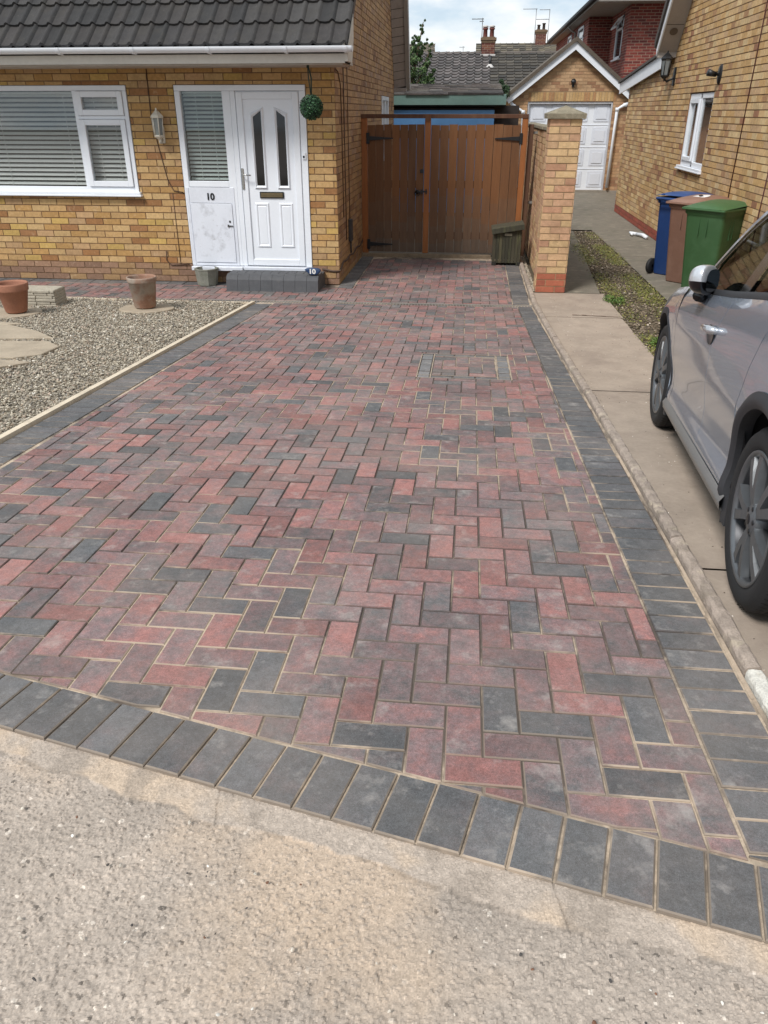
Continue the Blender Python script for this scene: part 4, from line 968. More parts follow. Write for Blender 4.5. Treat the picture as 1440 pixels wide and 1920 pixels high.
gl_ = leaf_gate('left boarded gate leaf, narrower and more orange, with the black ring latch', -1.495, -.685, 7, 12.06)
gr_ = leaf_gate('right boarded gate leaf, wider, with split dark boards behind the timber box', -.595, .66, 10, 12.06)
q = MB(); q.box(-.682, -.598, 12.035, 12.058, .05, 1.85, 0, lin((150, 92, 46)), bev=.004); q.build('meeting_stile', wood, gl_)
def hinge(x, z, s, par):
    q = MB(); q.box(x-.02*s if s > 0 else x-.0, x+.02 if s < 0 else x+.0, 12.03, 12.06, z-.07, z+.07) if False else None
    q.box(x-.022, x+.022, 12.028, 12.058, z-.07, z+.07, bev=.003)
    q.prism([(x+.02*s, z-.028), (x+.36*s, z-.006), (x+.36*s, z+.006), (x+.02*s, z+.028)][::s], 'y', 12.04, 12.0585); q.build('hinge', black, par)
hinge(-1.49, 1.60, 1, gl_); hinge(.66, 1.60, -1, gr_); hinge(-1.49, .17, 1, gl_)
q = MB(); q.lathe([(.001, 0), (.03, 0), (.03, -.01), (.001, -.012)], seg=16, M=Matrix.Translation((-.775, 12.055, .90)) @ Matrix.Rotation(R(90), 4, 'X') @ Matrix.Rotation(R(180), 4, 'X'))
q.tube([(-.775+.036*math.cos(a), 12.036, .885+.036*math.sin(a)) for a in np.linspace(0, 6.28, 20)], .006, 6); q.box(-.76, -.63, 12.03, 12.05, .895, .915); q.box(-.655, -.635, 12.02, 12.034, .87, .94); q.box(-.72, -.70, 12.02, 12.05, .875, .935)
q.build('ring_latch', black, gl_)
q = MB(); q.box(-.74, -.69, 12.045, 12.058, 1.15, 1.20, bev=.004); q.build('bolt', black, gl_)
q = MB(); q.box(-1.585, .34, 11.97, 12.03, -.02, .045, bev=.004); q.build('threshold_board', M('thresh', (128, 112, 92), .9, var=.2, vs=12), label='weathered timber threshold strip under the boarded gates', cat='threshold')

t = thing('timber_box', 'small mossy grey slatted timber bin with a slanting lid by the gate', 'timber box', (.53, 11.45, 0))
mosW = M('mossy_wood', attr=True, rough=.9, var=.25, vs=5, bump=.6, bs=50, stretch=(6, 6, .7), stain=((96, 100, 58), 2.5, .52, .72, .5))
q = MB(); n = 9
for k in range(n):
    a = .345+k*.39/n; b = a+.39/n-.004; zt = .43+.085*(k+.5)/n; cc = np.array(lin(random.choice(((66, 62, 48), (56, 54, 42), (76, 70, 54)))))
    q.box(a, b, 11.40, 11.416, .035, zt, 0, tuple(cc))
q.build('front_slats', mosW, t)
q = MB()
for x in (.345, .72): q.prism([(11.417, .03), (11.75, .03), (11.75, .47), (11.417, .45)], 'x', x, x+.015, 0, lin((70, 64, 48)))
q.box(.36, .72, 11.73, 11.75, .03, .46, 0, lin((60, 56, 44))); q.build('sides', mosW, t)
q = MB(); Mx = Matrix.Translation((.54, 11.56, .50)) @ Matrix.Rotation(R(-9), 4, 'Y'); q.box(-.225, .225, -.20, .22, -.0, .028, 0, lin((68, 64, 50)), bev=.004, M=Mx); q.box(-.225, .225, -.208, -.201, -.045, .024, 0, lin((60, 58, 46)), bev=.002, M=Mx); q.build('lid', mosW, t)
q = MB(); q.box(.50, .60, 11.392, 11.399, .40, .43); q.build('catch', M('catch_grey', (132, 126, 108), .7), t)
for x in (.34, .68): q = MB(); q.box(x, x+.06, 11.39, 11.45, 0, .045, 0, lin((40, 38, 34))); q.build('foot', mosW, t)

# ================================================================== BOUNDARY WALL + PILLAR
t = thing('boundary_wall', 'buff brick garden wall ending in a tall pillar with a pyramid cap', 'brick wall', (1, 9.6, 0))
q = MB(); base = (.15, [((168, 98, 74), 3), ((158, 90, 70), 2)])
PX0, PX1, PY0, PY1, PZ = .832, 1.170, 9.60, 9.938, 1.865
brickwork(q, (PX0, PY0, 0), (1, 0, 0), (0, -1, 0), PX1-PX0, PZ, PINK, off=.0, base=base, gh=.0746)
brickwork(q, (PX0, PY0, 0), (0, 1, 0), (-1, 0, 0), PY1-PY0, PZ, PINK, off=.1, gh=.0746)
brickwork(q, (PX1, PY0, 0), (0, 1, 0), (1, 0, 0), PY1-PY0, PZ, PINK, off=.1, base=base, gh=.0746)
brickwork(q, (PX0, PY1, 0), (1, 0, 0), (0, 1, 0), PX1-PX0, PZ, PINK, off=.0, base=base, gh=.0746)
q.build('pillar', [brickM, mortarL], t)
q = MB(); brickwork(q, (.898, PY1, 0), (0, 1, 0), (-1, 0, 0), 4.6, 1.72, PINK+[((170, 132, 96), 3)], off=.03, gh=.0746)
brickwork(q, (1.0, PY1, 0), (0, 1, 0), (1, 0, 0), 4.6, 1.72, PINK, off=.03, gh=.0746); brickwork(q, (.898, PY1+4.6, 0), (1, 0, 0), (0, 1, 0), .102, 1.72, PINK, gh=.0746); q.build('wall', [brickM, mortarL], t)
capM = M('cap_concrete', (132, 124, 106), .95, var=.2, vs=14, bump=.8, bs=90, stain=((160, 152, 132), 22, .55, .65, .6), stain2=((84, 84, 66), 9, .52, .7, .6))
q = MB(); a, b, c, d = PX0-.04, PX1+.04, PY0-.04, PY1+.04; z = PZ
q.add([(a, c, z), (b, c, z), (b, d, z), (a, d, z), (a-.004, c-.004, z+.05), (b+.004, c-.004, z+.05), (b+.004, d+.004, z+.05), (a-.004, d+.004, z+.05), ((a+b)/2, (c+d)/2, z+.13)], [(3, 2, 1, 0), (0, 1, 5, 4), (1, 2, 6, 5), (2, 3, 7, 6), (3, 0, 4, 7), (4, 5, 8), (5, 6, 8), (6, 7, 8), (7, 4, 8)])
q.build('pillar_cap', capM, t)
q = MB(); y = PY1+.003
while y < 14.5: q.box(.872+random.uniform(-.006, .006), 1.026, y+.004, y+.6, 1.722+random.uniform(0, .004), 1.775, bev=.01); y += .605
q.build('coping', capM, t)
for z in (.75, 1.66): q = MB(); q.box(.83, .897, 12.14, 12.17, z, z+.03); q.build('gate_bracket', M('galv', (120, 118, 114)), t)

# ================================================================== NEIGHBOUR HOUSE (right)
XR = 3.15
t = thing('house', 'pale buff brick side wall of the neighbouring house with a small frosted window', 'house', (XR, 12, 0))
H2 = t
q = MB(); base = (.15, [((150, 74, 56), 3), ((136, 68, 54), 2)])
WN = (11.98, 13.30, 1.17, 2.18)
brickwork(q, (XR, 1.2, -.15), (0, 1, 0), (-1, 0, 0), 13.45, 5.2, PALE, [(WN[0]-1.2, WN[1]-1.2, WN[2]+.15, WN[3]+.15)], planes=[halfplane((13.45, 2.79+.15), (10, 2.79+.15+3.45*1.18))], off=.0, base=(.30, base[1]), mort=.012, bl=.17)
brickwork(q, (XR, 14.65, -.15), (0, 1, 0), (-1, 0, 0), 3.8, 2.95, PALE+[((176, 136, 96), 6)], planes=[halfplane((3.8, 2.38+.15-.02), (0, 2.74+.15-.02))], off=.08, base=(.225, base[1]))
brickwork(q, (XR, 18.45, -.15), (1, 0, 0), (0, 1, 0), 3, 2.5, PALE)
q.box(XR, XR+.1, WN[0]-.015, WN[0]+.0, WN[2], WN[3], 0, lin((140, 100, 66))); q.box(XR, XR+.1, WN[1], WN[1]+.015, WN[2], WN[3], 0, lin((140, 100, 66))); q.box(XR+.003, XR+.1, WN[0], WN[1], WN[3], WN[3]+.02, 0, lin((110, 80, 56)))
q.build('wall', [brickM, M('mortar_r', (132, 108, 80), .95, var=.15, vs=12)], H2)
q = MB(); q.box(XR+.02, 6, 1.2, 1.3, -.15, 5.6); q.box(6, 6.1, 1.2, 18.4, -.15, 5); q.build('outer_wall', M('render_plain', (168, 140, 104), .9), H2)
q = MB()
for (y0, y1, z0, z1) in ((11.995, 12.055, 1.22, 2.165), (13.225, 13.285, 1.22, 2.165), (12.62, 12.68, 1.22, 2.165), (12.055, 13.225, 2.10, 2.165), (12.055, 13.225, 1.22, 1.285)): q.box(XR+.012, XR+.07, y0, y1, z0, z1, bev=.004)
W3 = q.build('window', white, H2, label='two-light white window with frosted glass')
q = MB()
for (y0, y1, z0, z1) in ((12.685, 12.74, 1.29, 2.095), (13.165, 13.22, 1.29, 2.095), (12.74, 13.165, 2.04, 2.095), (12.74, 13.165, 1.29, 1.345)): q.box(XR-.006, XR+.06, y0, y1, z0, z1, bev=.004)
q.build('opening_light', white, W3)
q = MB(); q.box(XR+.03, XR+.036, 12.05, 13.23, 1.28, 2.11); q.build('pane', glass, W3)
q = MB()
def curt(u, v): return (XR+.09+.012*math.sin(u*90), 12.0+1.3*u, 1.2+.95*v)
q.grid(curt, 150, 1); q.build('net_curtain', M('net', (66, 68, 68), .8), W3)
q = MB(); q.box(XR-.055, XR+.03, 11.95, 13.33, 1.165, 1.185, bev=.004); q.box(XR-.04, XR+.03, 11.96, 13.32, 1.186, 1.218, bev=.004); q.build('sill', white, W3)
# verges
q = MB()
P = lambda x, s, z0=0: (x, 14.60-s, 2.77+1.18*s+z0)
for k in range(16):
    a, b = k*.3, k*.3+.294
    q.face([P(2.86, a), P(XR-.007, a), P(XR-.007, b), P(2.86, b)])
q.box(2.86, XR-.007, 14.60, 14.68, 2.70, 2.79)
VS = q.build('verge_soffit', M('soffit_grey', (166, 158, 150), .6, var=.06), H2)
q = MB(); q.lathe([(.001, 0), (.05, 0), (.06, .004)], seg=20, M=Matrix.Translation((3.0, 14.36, 3.035)) @ Matrix.Rotation(R(180-49.7), 4, 'X')); q.build('vent', M('vent_brown', (104, 92, 80), .7), VS)
q = MB(); q.prism([(14.62, 2.72), (14.66, 2.83), (10.2, 8.1), (10.1, 7.9)], 'x', 2.835, 2.858); q.build('barge_board', white, H2)
q = MB(); q.prism([(14.66, 2.835), (14.72, 2.93), (10.2, 8.3), (10.2, 8.1)], 'x', 2.80, 6.2); q.build('roof', M('roof_dark', (74, 68, 64), .9, var=.2, vs=20, bump=.6, bs=60), H2)
q = MB(); q.prism([(14.67, 2.62), (14.67, 2.83), (19.2, 2.47), (19.2, 2.27)], 'x', 3.06, 3.085); q.build('barge_board', white, H2, label='long low white board on the rear extension')
q = MB(); q.prism([(14.67, 2.83), (14.67, 2.87), (19.25, 2.51), (19.25, 2.47)], 'x', 3.02, 6.2); q.build('extension_roof', MATS['roof_dark'], H2)
q = MB(); q.box(3.087, XR-.002, 14.67, 19.1, 2.26, 2.28) if False else None
rc = M('cable_red', (72, 30, 24), .7)
q = MB(); q.tube([(XR-.012, 10.42, 4.4), (XR-.012, 10.47, 2.6), (XR-.012, 10.52, .9)], .007); q.tube([(XR-.012, 9.3, 1.4), (XR-.012, 9.35, .5)], .007); q.tube([(XR-.01, 12.0, 1.72), (XR-.03, 11.92, 1.70)], .008); q.build('cable', rc, H2)
# coach lantern
t = thing('wall_lantern', 'black coach lantern on an arm high on the neighbouring wall under the verge', 'wall light', (XR, 14.45, 2.5))
lantern(t, 2.98, 14.45, 2.57, black, M('clear_glass_grey', (110, 116, 118), .1, spec=.8), 1.25)
q = MB(); q.tube([(2.98, 14.45, 2.46), (2.98, 14.45, 2.40), (3.02, 14.45, 2.36), (3.10, 14.45, 2.40), (3.14, 14.45, 2.46)], .016); q.box(3.115, 3.146, 14.40, 14.50, 2.30, 2.56, bev=.01); q.build('arm', black, t)
t = thing('spotlight', 'small black spotlight on the neighbouring wall above the frosted window', 'spotlight', (XR, 11.85, 2.36))
q = MB(); q.lathe([(.001, .03), (.05, .025), (.062, 0)], seg=20, M=Matrix.Translation((3.146, 11.85, 2.36)) @ Matrix.Rotation(R(-90), 4, 'Y') @ Matrix.Diagonal((2.0, 1.2, 1, 1))); q.build('base', black, t)
q = MB(); q.tube([(3.14, 11.85, 2.36), (3.06, 11.85, 2.37)], .02); q.tube([(3.09, 11.85, 2.36), (2.98, 11.83, 2.385)], [.028, .042], 14); q.build('head', black, t)
q = MB(); q.tube([(3.02, 14.2, .03), (3.0, 14.4, .04), (2.93, 14.6, .03)], .03, 10); q.tube([(2.93, 14.6, .03), (2.83, 14.7, .04), (2.84, 14.52, .03)], [.03, .024, .015], 10); q.build('pipe_offcut', white, label='broken white plastic pipe piece lying at the foot of the neighbouring wall', cat='pipe')

# ---- wheelie bins
def bin_(x, y, rz, colr, label, number=None):
    z = zn(y); t = thing('wheelie_bin', label, 'wheelie bin', (x, y, z), R(rz), 'wheelie bins beside the neighbouring wall')
    mt = M('bin_'+label.split()[0], colr, .48, var=.06, vs=4, bump=.15, bs=300, stain=(tuple(min(255, c+34) for c in colr), 3, .5, .75, .35)); lc = tuple(min(255, int(c*1.12+6)) for c in colr)
    lm = M('binlid_'+label.split()[0], lc, .45, var=.05, stain=(tuple(min(255, c+40) for c in colr), 5, .5, .75, .4))
    I = WM[t]; hw, hd = .25, .30
    def ring(w, d, z, yo=0, r=.045): # rounded rect, front is -y
        o = []
        for cx_, cy_, a0 in ((w-r, d-r, 0), (-w+r, d-r, 90), (-w+r, -d+r, 180), (w-r, -d+r, 270)):
            for k in range(5): a = R(a0+22.5*k); o.append((cx_+r*math.cos(a), cy_+r*math.sin(a)+yo, z))
        return o
    rings = [ring(hw*.80, hd*.74, .01, .02), ring(hw*.82, hd*.76, .04, .02), ring(hw*.93, hd*.92, .70, .005), ring(hw*.955, hd*.955, .86, 0), ring(hw*.96, hd*.96, .88, 0), ring(hw*1.02, hd*1.03, .90, 0), ring(hw*1.03, hd*1.04, .945, 0)]
    q = MB(); m_ = 20
    vs = [I @ Vector(p) for r_ in rings for p in r_]
    q.add(vs, [(k*m_+j, k*m_+(j+1) % m_, (k+1)*m_+(j+1) % m_, (k+1)*m_+j) for k in range(len(rings)-1) for j in range(m_)]+[tuple(range(m_-1, -1, -1))], sm=True)
    for sx in (-1, 1):
        for dy in (-.1, -.04): q.box(sx*hw*.935-.006, sx*hw*.935+.006, dy, dy+.008, .62, .86, M=I)
    for dx in (-.05, .05): q.box(dx-.004, dx+.004, -hd*.96, -hd*.93, .66, .86, M=I)
    bd = q.build('body', mt, t); bd.modifiers.new('es', 'EDGE_SPLIT').split_angle = R(50)
    q = MB()
    def dome(u, v):
        a, b = 2*u-1, 2*v-1; h = .048*(1-abs(a)**3.2)*(1-abs(b)**4)
        return tuple(I @ Vector((a*hw*1.07, b*hd*1.12-.01, .962+h+.014*(b+1))))
    q.grid(dome, 18, 18)
    e = []
    q.box(-hw*1.07, hw*1.07, -hd*1.12-.012, hd*1.12-.01, .936, .962, M=I, bev=.008)
    for k in range(2):
        dxx = (-.17, .15)[k]; q.box(dxx, dxx+.03, hd*.55, hd*1.12, .985, 1.004, M=I, bev=.004)
    ld = q.build('lid', lm, t); ld.modifiers.new('es', 'EDGE_SPLIT').split_angle = R(50)
    q = MB(); q.tube([I @ Vector(p) for p in ((-.2, hd*1.1, .93), (-.2, hd*1.32, .95), (.2, hd*1.32, .95), (.2, hd*1.1, .93))], .014); q.build('handle', mt, t)
    for sx in (-1, 1):
        q = MB(); q.lathe([(.02, -.025), (.09, -.025), (.1, -.015), (.1, .015), (.09, .025), (.02, .025)], seg=22, M=I @ Matrix.Translation((sx*(hw*.82+.02), hd*.86, .10)) @ Matrix.Rotation(R(90), 4, 'Y')); q.build('wheel', M('tyre_black', (24, 24, 25), .7), t)
    if number:
        q = MB(); q.lathe([(.001, .004), (.095, .004), (.1, 0)], seg=24, M=I @ Matrix.Translation((.03, -.07, 1.022)) @ Matrix.Rotation(R(9), 4, 'X') @ Matrix.Rotation(R(45), 4, 'Z') @ Matrix.Diagonal((1.1, .62, 1, 1))); pl = q.build('plaque', M('plaque_white', (228, 228, 226), .5), t)
        text('number', number, .10, I @ Matrix.Translation((.03, -.07, 1.029)) @ Matrix.Rotation(R(9), 4, 'X') @ Matrix.Rotation(R(45), 4, 'Z'), black, pl, .001, .003)
bin_(2.80, 11.05, 135, (28, 56, 104), 'blue wheelie bin, farthest of the three against the buff brick wall')
bin_(2.82, 10.50, -45, (116, 86, 72), 'brown wheelie bin with a white number 8 plaque on its lid', '8')
bin_(2.87, 9.88, -45, (50, 82, 48), 'green wheelie bin, nearest of the three and just ahead of the car')

# ================================================================== BRICK GARAGE (behind)
t = thing('garage', 'small gabled brick garage with a white panelled door at the end of the path', 'garage', (2.45, 23, 0)); GA = t
gY = 23.0; q = MB()
gl = lambda x: 3.33-.76*abs(x-2.45)
brickwork(q, (.98, gY, 0), (1, 0, 0), (0, -1, 0), 2.94, 3.4, [((180, 144, 108), 4), ((168, 130, 98), 3), ((188, 154, 118), 3), ((150, 112, 84), 1.5)], [(1.37-.98, 3.55-.98, 0, 2.17), (1.37-.98, 3.55-.98, 2.17, 2.385)],
          planes=[halfplane((1.47, gl(2.45)), (0, gl(.98))), halfplane((2.94, gl(3.92)), (1.47, gl(2.45)))], off=.05)
x = 1.37
while x < 3.55:
    q.box(x+.005, x+.068, gY-.007, gY+.05, 2.18, 2.382, 0, pick([((184, 150, 102), 3), ((164, 124, 86), 3), ((192, 160, 114), 2)])); x += .075
q.face([(1.37, gY-.0005, 2.17), (3.55, gY-.0005, 2.17), (3.55, gY-.0005, 2.385), (1.37, gY-.0005, 2.385)], 1)
brickwork(q, (.98, gY, 0), (0, 1, 0), (-1, 0, 0), 5, 2.2, BUFF); brickwork(q, (3.92, gY, 0), (0, 1, 0), (1, 0, 0), 5, 2.2, BUFF)
q.build('wall', [brickM, mortarL], GA)
q = MB()
for s in (-1, 1):
    X = lambda d: 2.45+s*d
    q.prism([(X(0), 3.32), (X(0), 3.50), (X(1.66), 2.24), (X(1.58), 2.12)][::s], 'y', gY-.17, gY-.145)
q.build('barge_board', white, GA)
q = MB()
for s in (-1, 1):
    X = lambda d: 2.45+s*d
    q.prism([(X(0), 3.50), (X(0), 3.60), (X(1.72), 2.29), (X(1.66), 2.235)][::s], 'y', gY-.22, gY+5)
    q.prism([(X(0), 3.31), (X(0), 3.33), (X(1.6), 2.12), (X(1.6), 2.10)][::s], 'y', gY-.145, gY+.0) if False else None
q.build('roof', M('garage_tile', (92, 82, 72), .9, var=.25, vs=10, bump=.8, bs=40, stain=((70, 72, 52), 5, .5, .7, .4)), GA)
q = MB(); q.box(1.372, 3.548, gY+.10, gY+.13, .05, 2.165)
GD = q.build('door', white, GA, label='white garage door with raised square panels')
q = MB(); nx_, nz_ = 4, 4
for i in range(nx_):
    for j in range(nz_):
        a, b = 1.372+2.176*i/nx_+.10, 1.372+2.176*(i+1)/nx_-.05; c, d = .05+2.11*j/nz_+.07, .05+2.11*(j+1)/nz_-.06
        q.box(a, b, gY+.088, gY+.0995, c, d, bev=.01); q.box(a+.06, b-.06, gY+.075, gY+.0875, c+.06, d-.06, bev=.008)
for j in range(1, nz_): z = .05+2.11*j/nz_; q.box(1.372, 3.548, gY+.09, gY+.0995, z-.012, z-.004)
q.build('raised_panels', M('upvc_shade', (214, 218, 226), .4, var=.03), GD)
q = MB(); q.box(1.371, 1.41, gY+.02, gY+.099, .05, 2.166); q.box(3.51, 3.549, gY+.02, gY+.099, .05, 2.166); q.box(1.411, 3.509, gY+.02, gY+.099, 2.12, 2.165); q.build('door_frame', M('frame_shade', (190, 190, 194), .5), GA)
q = MB(); q.box(.98, 3.92, gY-.03, gY+.1, -.01, .049); q.build('floor_sill', M('sill_conc', (140, 132, 120), .9), GA)
def pipe(par, pts, r=.04, name='downpipe'):
    q = MB(); q.tube(pts, r, 10)
    for p in pts[1:-1]: q.tube([(p[0], p[1], p[2]-.05), (p[0], p[1], p[2]+.03)], r*1.25, 10)
    q.build(name, white, par)
pipe(GA, [(.93, gY-.08, 2.14), (1.0, gY-.08, 2.08), (1.26, gY-.08, 1.94), (1.28, gY-.08, .1)])
pipe(GA, [(3.92, gY-.08, 2.12), (3.84, gY-.08, 2.10), (3.66, gY-.08, 2.0), (3.63, gY-.08, .12)])
q = MB(); q.prism([(.70+.05*math.cos(a), 2.25+.05*math.sin(a)) for a in np.linspace(math.pi, 2*math.pi, 9)]+[(.80, 2.27)], 'y', gY-.22, gY+5); q.build('gutter', white, GA)
q = MB(); q.lathe([(.001, -.08), (.05, -.08), (.065, 0), (.05, .03), (.001, .03)], seg=14, M=Matrix.Translation((2.48, gY-.08, 2.63)) @ Matrix.Rotation(R(60), 4, 'X')); q.box(2.45, 2.51, gY-.06, gY-.01, 2.50, 2.58); q.build('floodlight', black, GA)
# short wall between extension and garage
q = MB(); brickwork(q, (3.30, 18.6, 0), (.14, .99, 0), (-.99, .14, 0), 4.35, 1.75, PALE+[((150, 110, 84), 4)], base=(.15, [((150, 74, 56), 3)]))
t = thing('side_wall', 'low brick wall between the neighbouring extension and the garage', 'brick wall', (3.3, 18.6, 0)); q.build('wall', [brickM, mortarM], t)
q = MB(); q.box(3.22, 3.30, 18.47, 18.60, 0, 1.80); q.build('post', M('post_dark', (44, 36, 32), .8), t)

# ================================================================== SHED with green fascia and blue door
t = thing('flat_roof_garage', 'low garage with green fascia and blue door behind the boarded gates', 'garage', (-.5, 18, 0)); SH = t
q = MB(); q.box(-2.6, .62, 17.7, 17.73, 2.055, 2.245, bev=.004); q.build('fascia_board', M('green_paint', (118, 148, 140), .55, var=.08, vs=3, stain=((120, 140, 128), 5, .55, .75, .4)), SH)
q = MB(); q.box(-2.6, .40, 17.80, 17.83, 0, 1.965); q.build('door', M('blue_paint_door', (98, 150, 204), .55, var=.06, vs=2), SH)
q = MB(); q.box(-2.6, .40, 17.84, 18.199, 1.975, 2.0); q.box(.40, .92, 18.24, 18.26, 0, 2.05); q.box(.40, .60, 18.1, 18.235, 1.85, 1.88); q.box(.40, .60, 18.1, 18.235, 1.70, 1.73); q.build('frame', M('frame_brown', (52, 44, 40), .8), SH)
q = MB(); q.box(-2.6, .62, 17.74, 22.4, 2.03, 2.06); q.box(-2.6, .9, 18.4, 18.42, 0, 2.03); q.box(-2.6, -2.55, 18.3, 22.4, 0, 2.03); q.build('walls', M('shed_dark', (40, 38, 38), .9), SH)
q = MB(); y = 0
slopeS = .085
for k in range(9):
    x = -2.62
    while x < .56:
        b = min(x+random.uniform(.25, .6), .56); j = random.uniform(0, .02); cc = lin(random.choice(((74, 68, 66), (86, 78, 74), (64, 60, 58), (98, 92, 86)))); y0 = 17.68+k*.30+random.uniform(-.02, .02)
        q.add([(x, y0, 2.262+k*.028+j), (b, y0, 2.262+k*.028+j*.5), (b, y0+.34, 2.285+k*.028), (x, y0+.34, 2.285+k*.028), (x, y0, 2.235+k*.028), (b, y0, 2.235+k*.028)], [(0, 1, 2, 3), (4, 5, 1, 0)], 0, cc); x = b
q.build('roof', M('felt', attr=True, rough=.9, var=.3, vs=8, bump=.8, bs=40, stain=((120, 114, 106), 6, .55, .7, .5)), SH)

# ================================================================== RED BRICK HOUSE
t = thing('house', 'dark red brick two storey house with deep grey eaves behind the garage', 'house', (4.4, 27, 0)); RH = t
redM = M('brick_red', attr=True, rough=.9, var=.15, vs=10, bump=.4, bs=100); mortP = M('mortar_pale', (150, 128, 112), .95)
q = MB(); z0 = 2.0
brickwork(q, (4.36, 27, z0), (1, 0, 0), (0, -1, 0), 4, 2.75, REDB, mort=.016, proud=.004)
brickwork(q, (4.36, 27, z0), (0, 1, 0), (-1, 0, 0), 3.4, 2.75, REDB, [(1.0, 2.3, 1.38, 2.55)], mort=.016, proud=.004)
brickwork(q, (3.60, 30.4, z0), (1, 0, 0), (0, -1, 0), .76, 2.75, REDB, mort=.016, proud=.004)
brickwork(q, (3.60, 30.4, z0), (0, 1, 0), (-1, 0, 0), 11.5, 2.75, REDB, [(1.2, 2.9, 1.5, 2.6), (5, 6.4, 1.5, 2.6)], mort=.016, proud=.004)
q.build('wall', [redM, mortP], RH)
q = MB(); q.box(4.38, 8.36, 27.02, 27.1, 0, z0+.0); q.box(4.38, 4.5, 27.1, 30.5, 0, z0); q.box(3.62, 3.7, 30.5, 41.9, 0, z0); q.box(8.3, 8.36, 27.1, 41.9, 0, 4.7); q.box(3.62, 8.3, 41.8, 41.9, 0, 4.7); q.build('lower_wall', M('red_plain', (118, 54, 46), .9), RH)
def side_win(X, y0, y1, z0, z1, open_top=False):
    q = MB(); w_ = .07
    for (a, b, c, d) in ((y0, y0+w_, z0, z1), (y1-w_, y1, z0, z1), (y0, y1, z0, z0+w_), (y0, y1, z1-w_, z1), (y0, y1, z1-.36, z1-.30)): q.box(X-.02, X+.03, a, b, c, d)
    q.box(X-.08, X+.03, y0-.05, y1+.05, z0-.04, z0)
    w3 = q.build('window', white, RH)
    q = MB(); q.box(X+.01, X+.02, y0, y1, z0, z1); q.build('pane', M('pane_dark', (40, 44, 48), .1, spec=.8), w3)
    if open_top:
        q = MB(); Mx = Matrix.Translation((X-.02, 0, z1-.04)) @ Matrix.Rotation(R(35), 4, 'Y')
        for (a, b, c, d) in ((y0+.05, y0+.11, -.30, 0), (y1-.11, y1-.05, -.30, 0), (y0+.05, y1-.05, -.32, -.27), (y0+.05, y1-.05, -.05, 0)): q.box(-.02, .02, a, b, c, d, M=Mx)
        q.build('opening_light', white, w3)
side_win(4.36, 28.02, 29.28, 3.40, 4.53, True); side_win(3.60, 31.62, 33.28, 3.52, 4.58); side_win(3.60, 35.42, 36.78, 3.52, 4.58)
q = MB(); q.box(3.30, 8.7, 26.3, 42.3, 4.705, 4.72); q.build('soffit', M('soffit_cream', (150, 146, 140), .6), RH)
q = MB(); q.box(3.28, 8.72, 26.28, 26.30, 4.69, 4.90); q.box(3.28, 3.299, 26.3, 42.3, 4.69, 4.80); q.build('fascia_board', M('fascia_grey', (126, 122, 116), .7, var=.15), RH)
q = MB(); q.prism([(3.22, 4.80), (3.22, 4.88), (6.0, 6.9), (8.8, 4.88), (8.8, 4.80)], 'y', 26.25, 42.4); q.build('roof', M('roof_black', (38, 37, 38), .9), RH)
q = MB(); q.tube([(3.23, 26.2, 4.78), (3.23, 42.4, 4.78)], .055, 8); q.build('gutter', M('gutter_black', (30, 30, 32), .5), RH)
q = MB(); q.tube([(3.26, 33.9, 4.72), (3.42, 33.9, 4.58), (3.56, 33.9, 4.52), (3.56, 33.9, 3.0)], .035, 8); q.build('downpipe', M('pipe_grey', (140, 136, 130), .5), RH)

# ================================================================== BUNGALOW and terrace behind
t = thing('bungalow', 'low bungalow roof of grey tiles in two shades with a red chimney', 'bungalow', (2, 32, 0)); BU = t
pa = ((98, 92, 90), (88, 84, 82), (106, 100, 98), (82, 78, 77)); pb = ((72, 67, 60), (64, 60, 55), (80, 75, 67), (58, 55, 51))
ftile = M('far_tile', attr=True, rough=.85, var=.15, vs=6)
q = MB(); tiles(q, -2.35, .52, 31.2, 2.20, .38, 17, .305, .30, roll=.05, thick=.05, pal=pa, sub=8); q.build('roof', ftile, BU, label='lighter rolled tiles left of the chimney')
q = MB(); tiles(q, .52, 9.0, 31.2, 2.20, .38, 17, .305, .30, roll=.06, thick=.03, pal=pb, sub=6, flat=True); q.build('roof', ftile, BU, label='darker mossy tiles right of the chimney')
q = MB(); q.box(-2.2, 8.9, 31.8, 40.2, 0, 2.3); q.prism([(36.02, 4.0), (41, 2.1), (31.3, 2.1)], 'x', -2.3, 8.98); q.build('wall', M('bung_wall', (150, 110, 80), .9), BU)
q = MB()
for k in range(28): q.lathe([(.10, -.2), (.12, .19), (.0, .19)][:2], seg=10, M=Matrix.Translation((-2.1+k*.4, 36.04, 3.97)) @ Matrix.Rotation(R(90), 4, 'Y'), c=lin((90, 82, 76)))
q.build('ridge_tiles', ftile, BU)
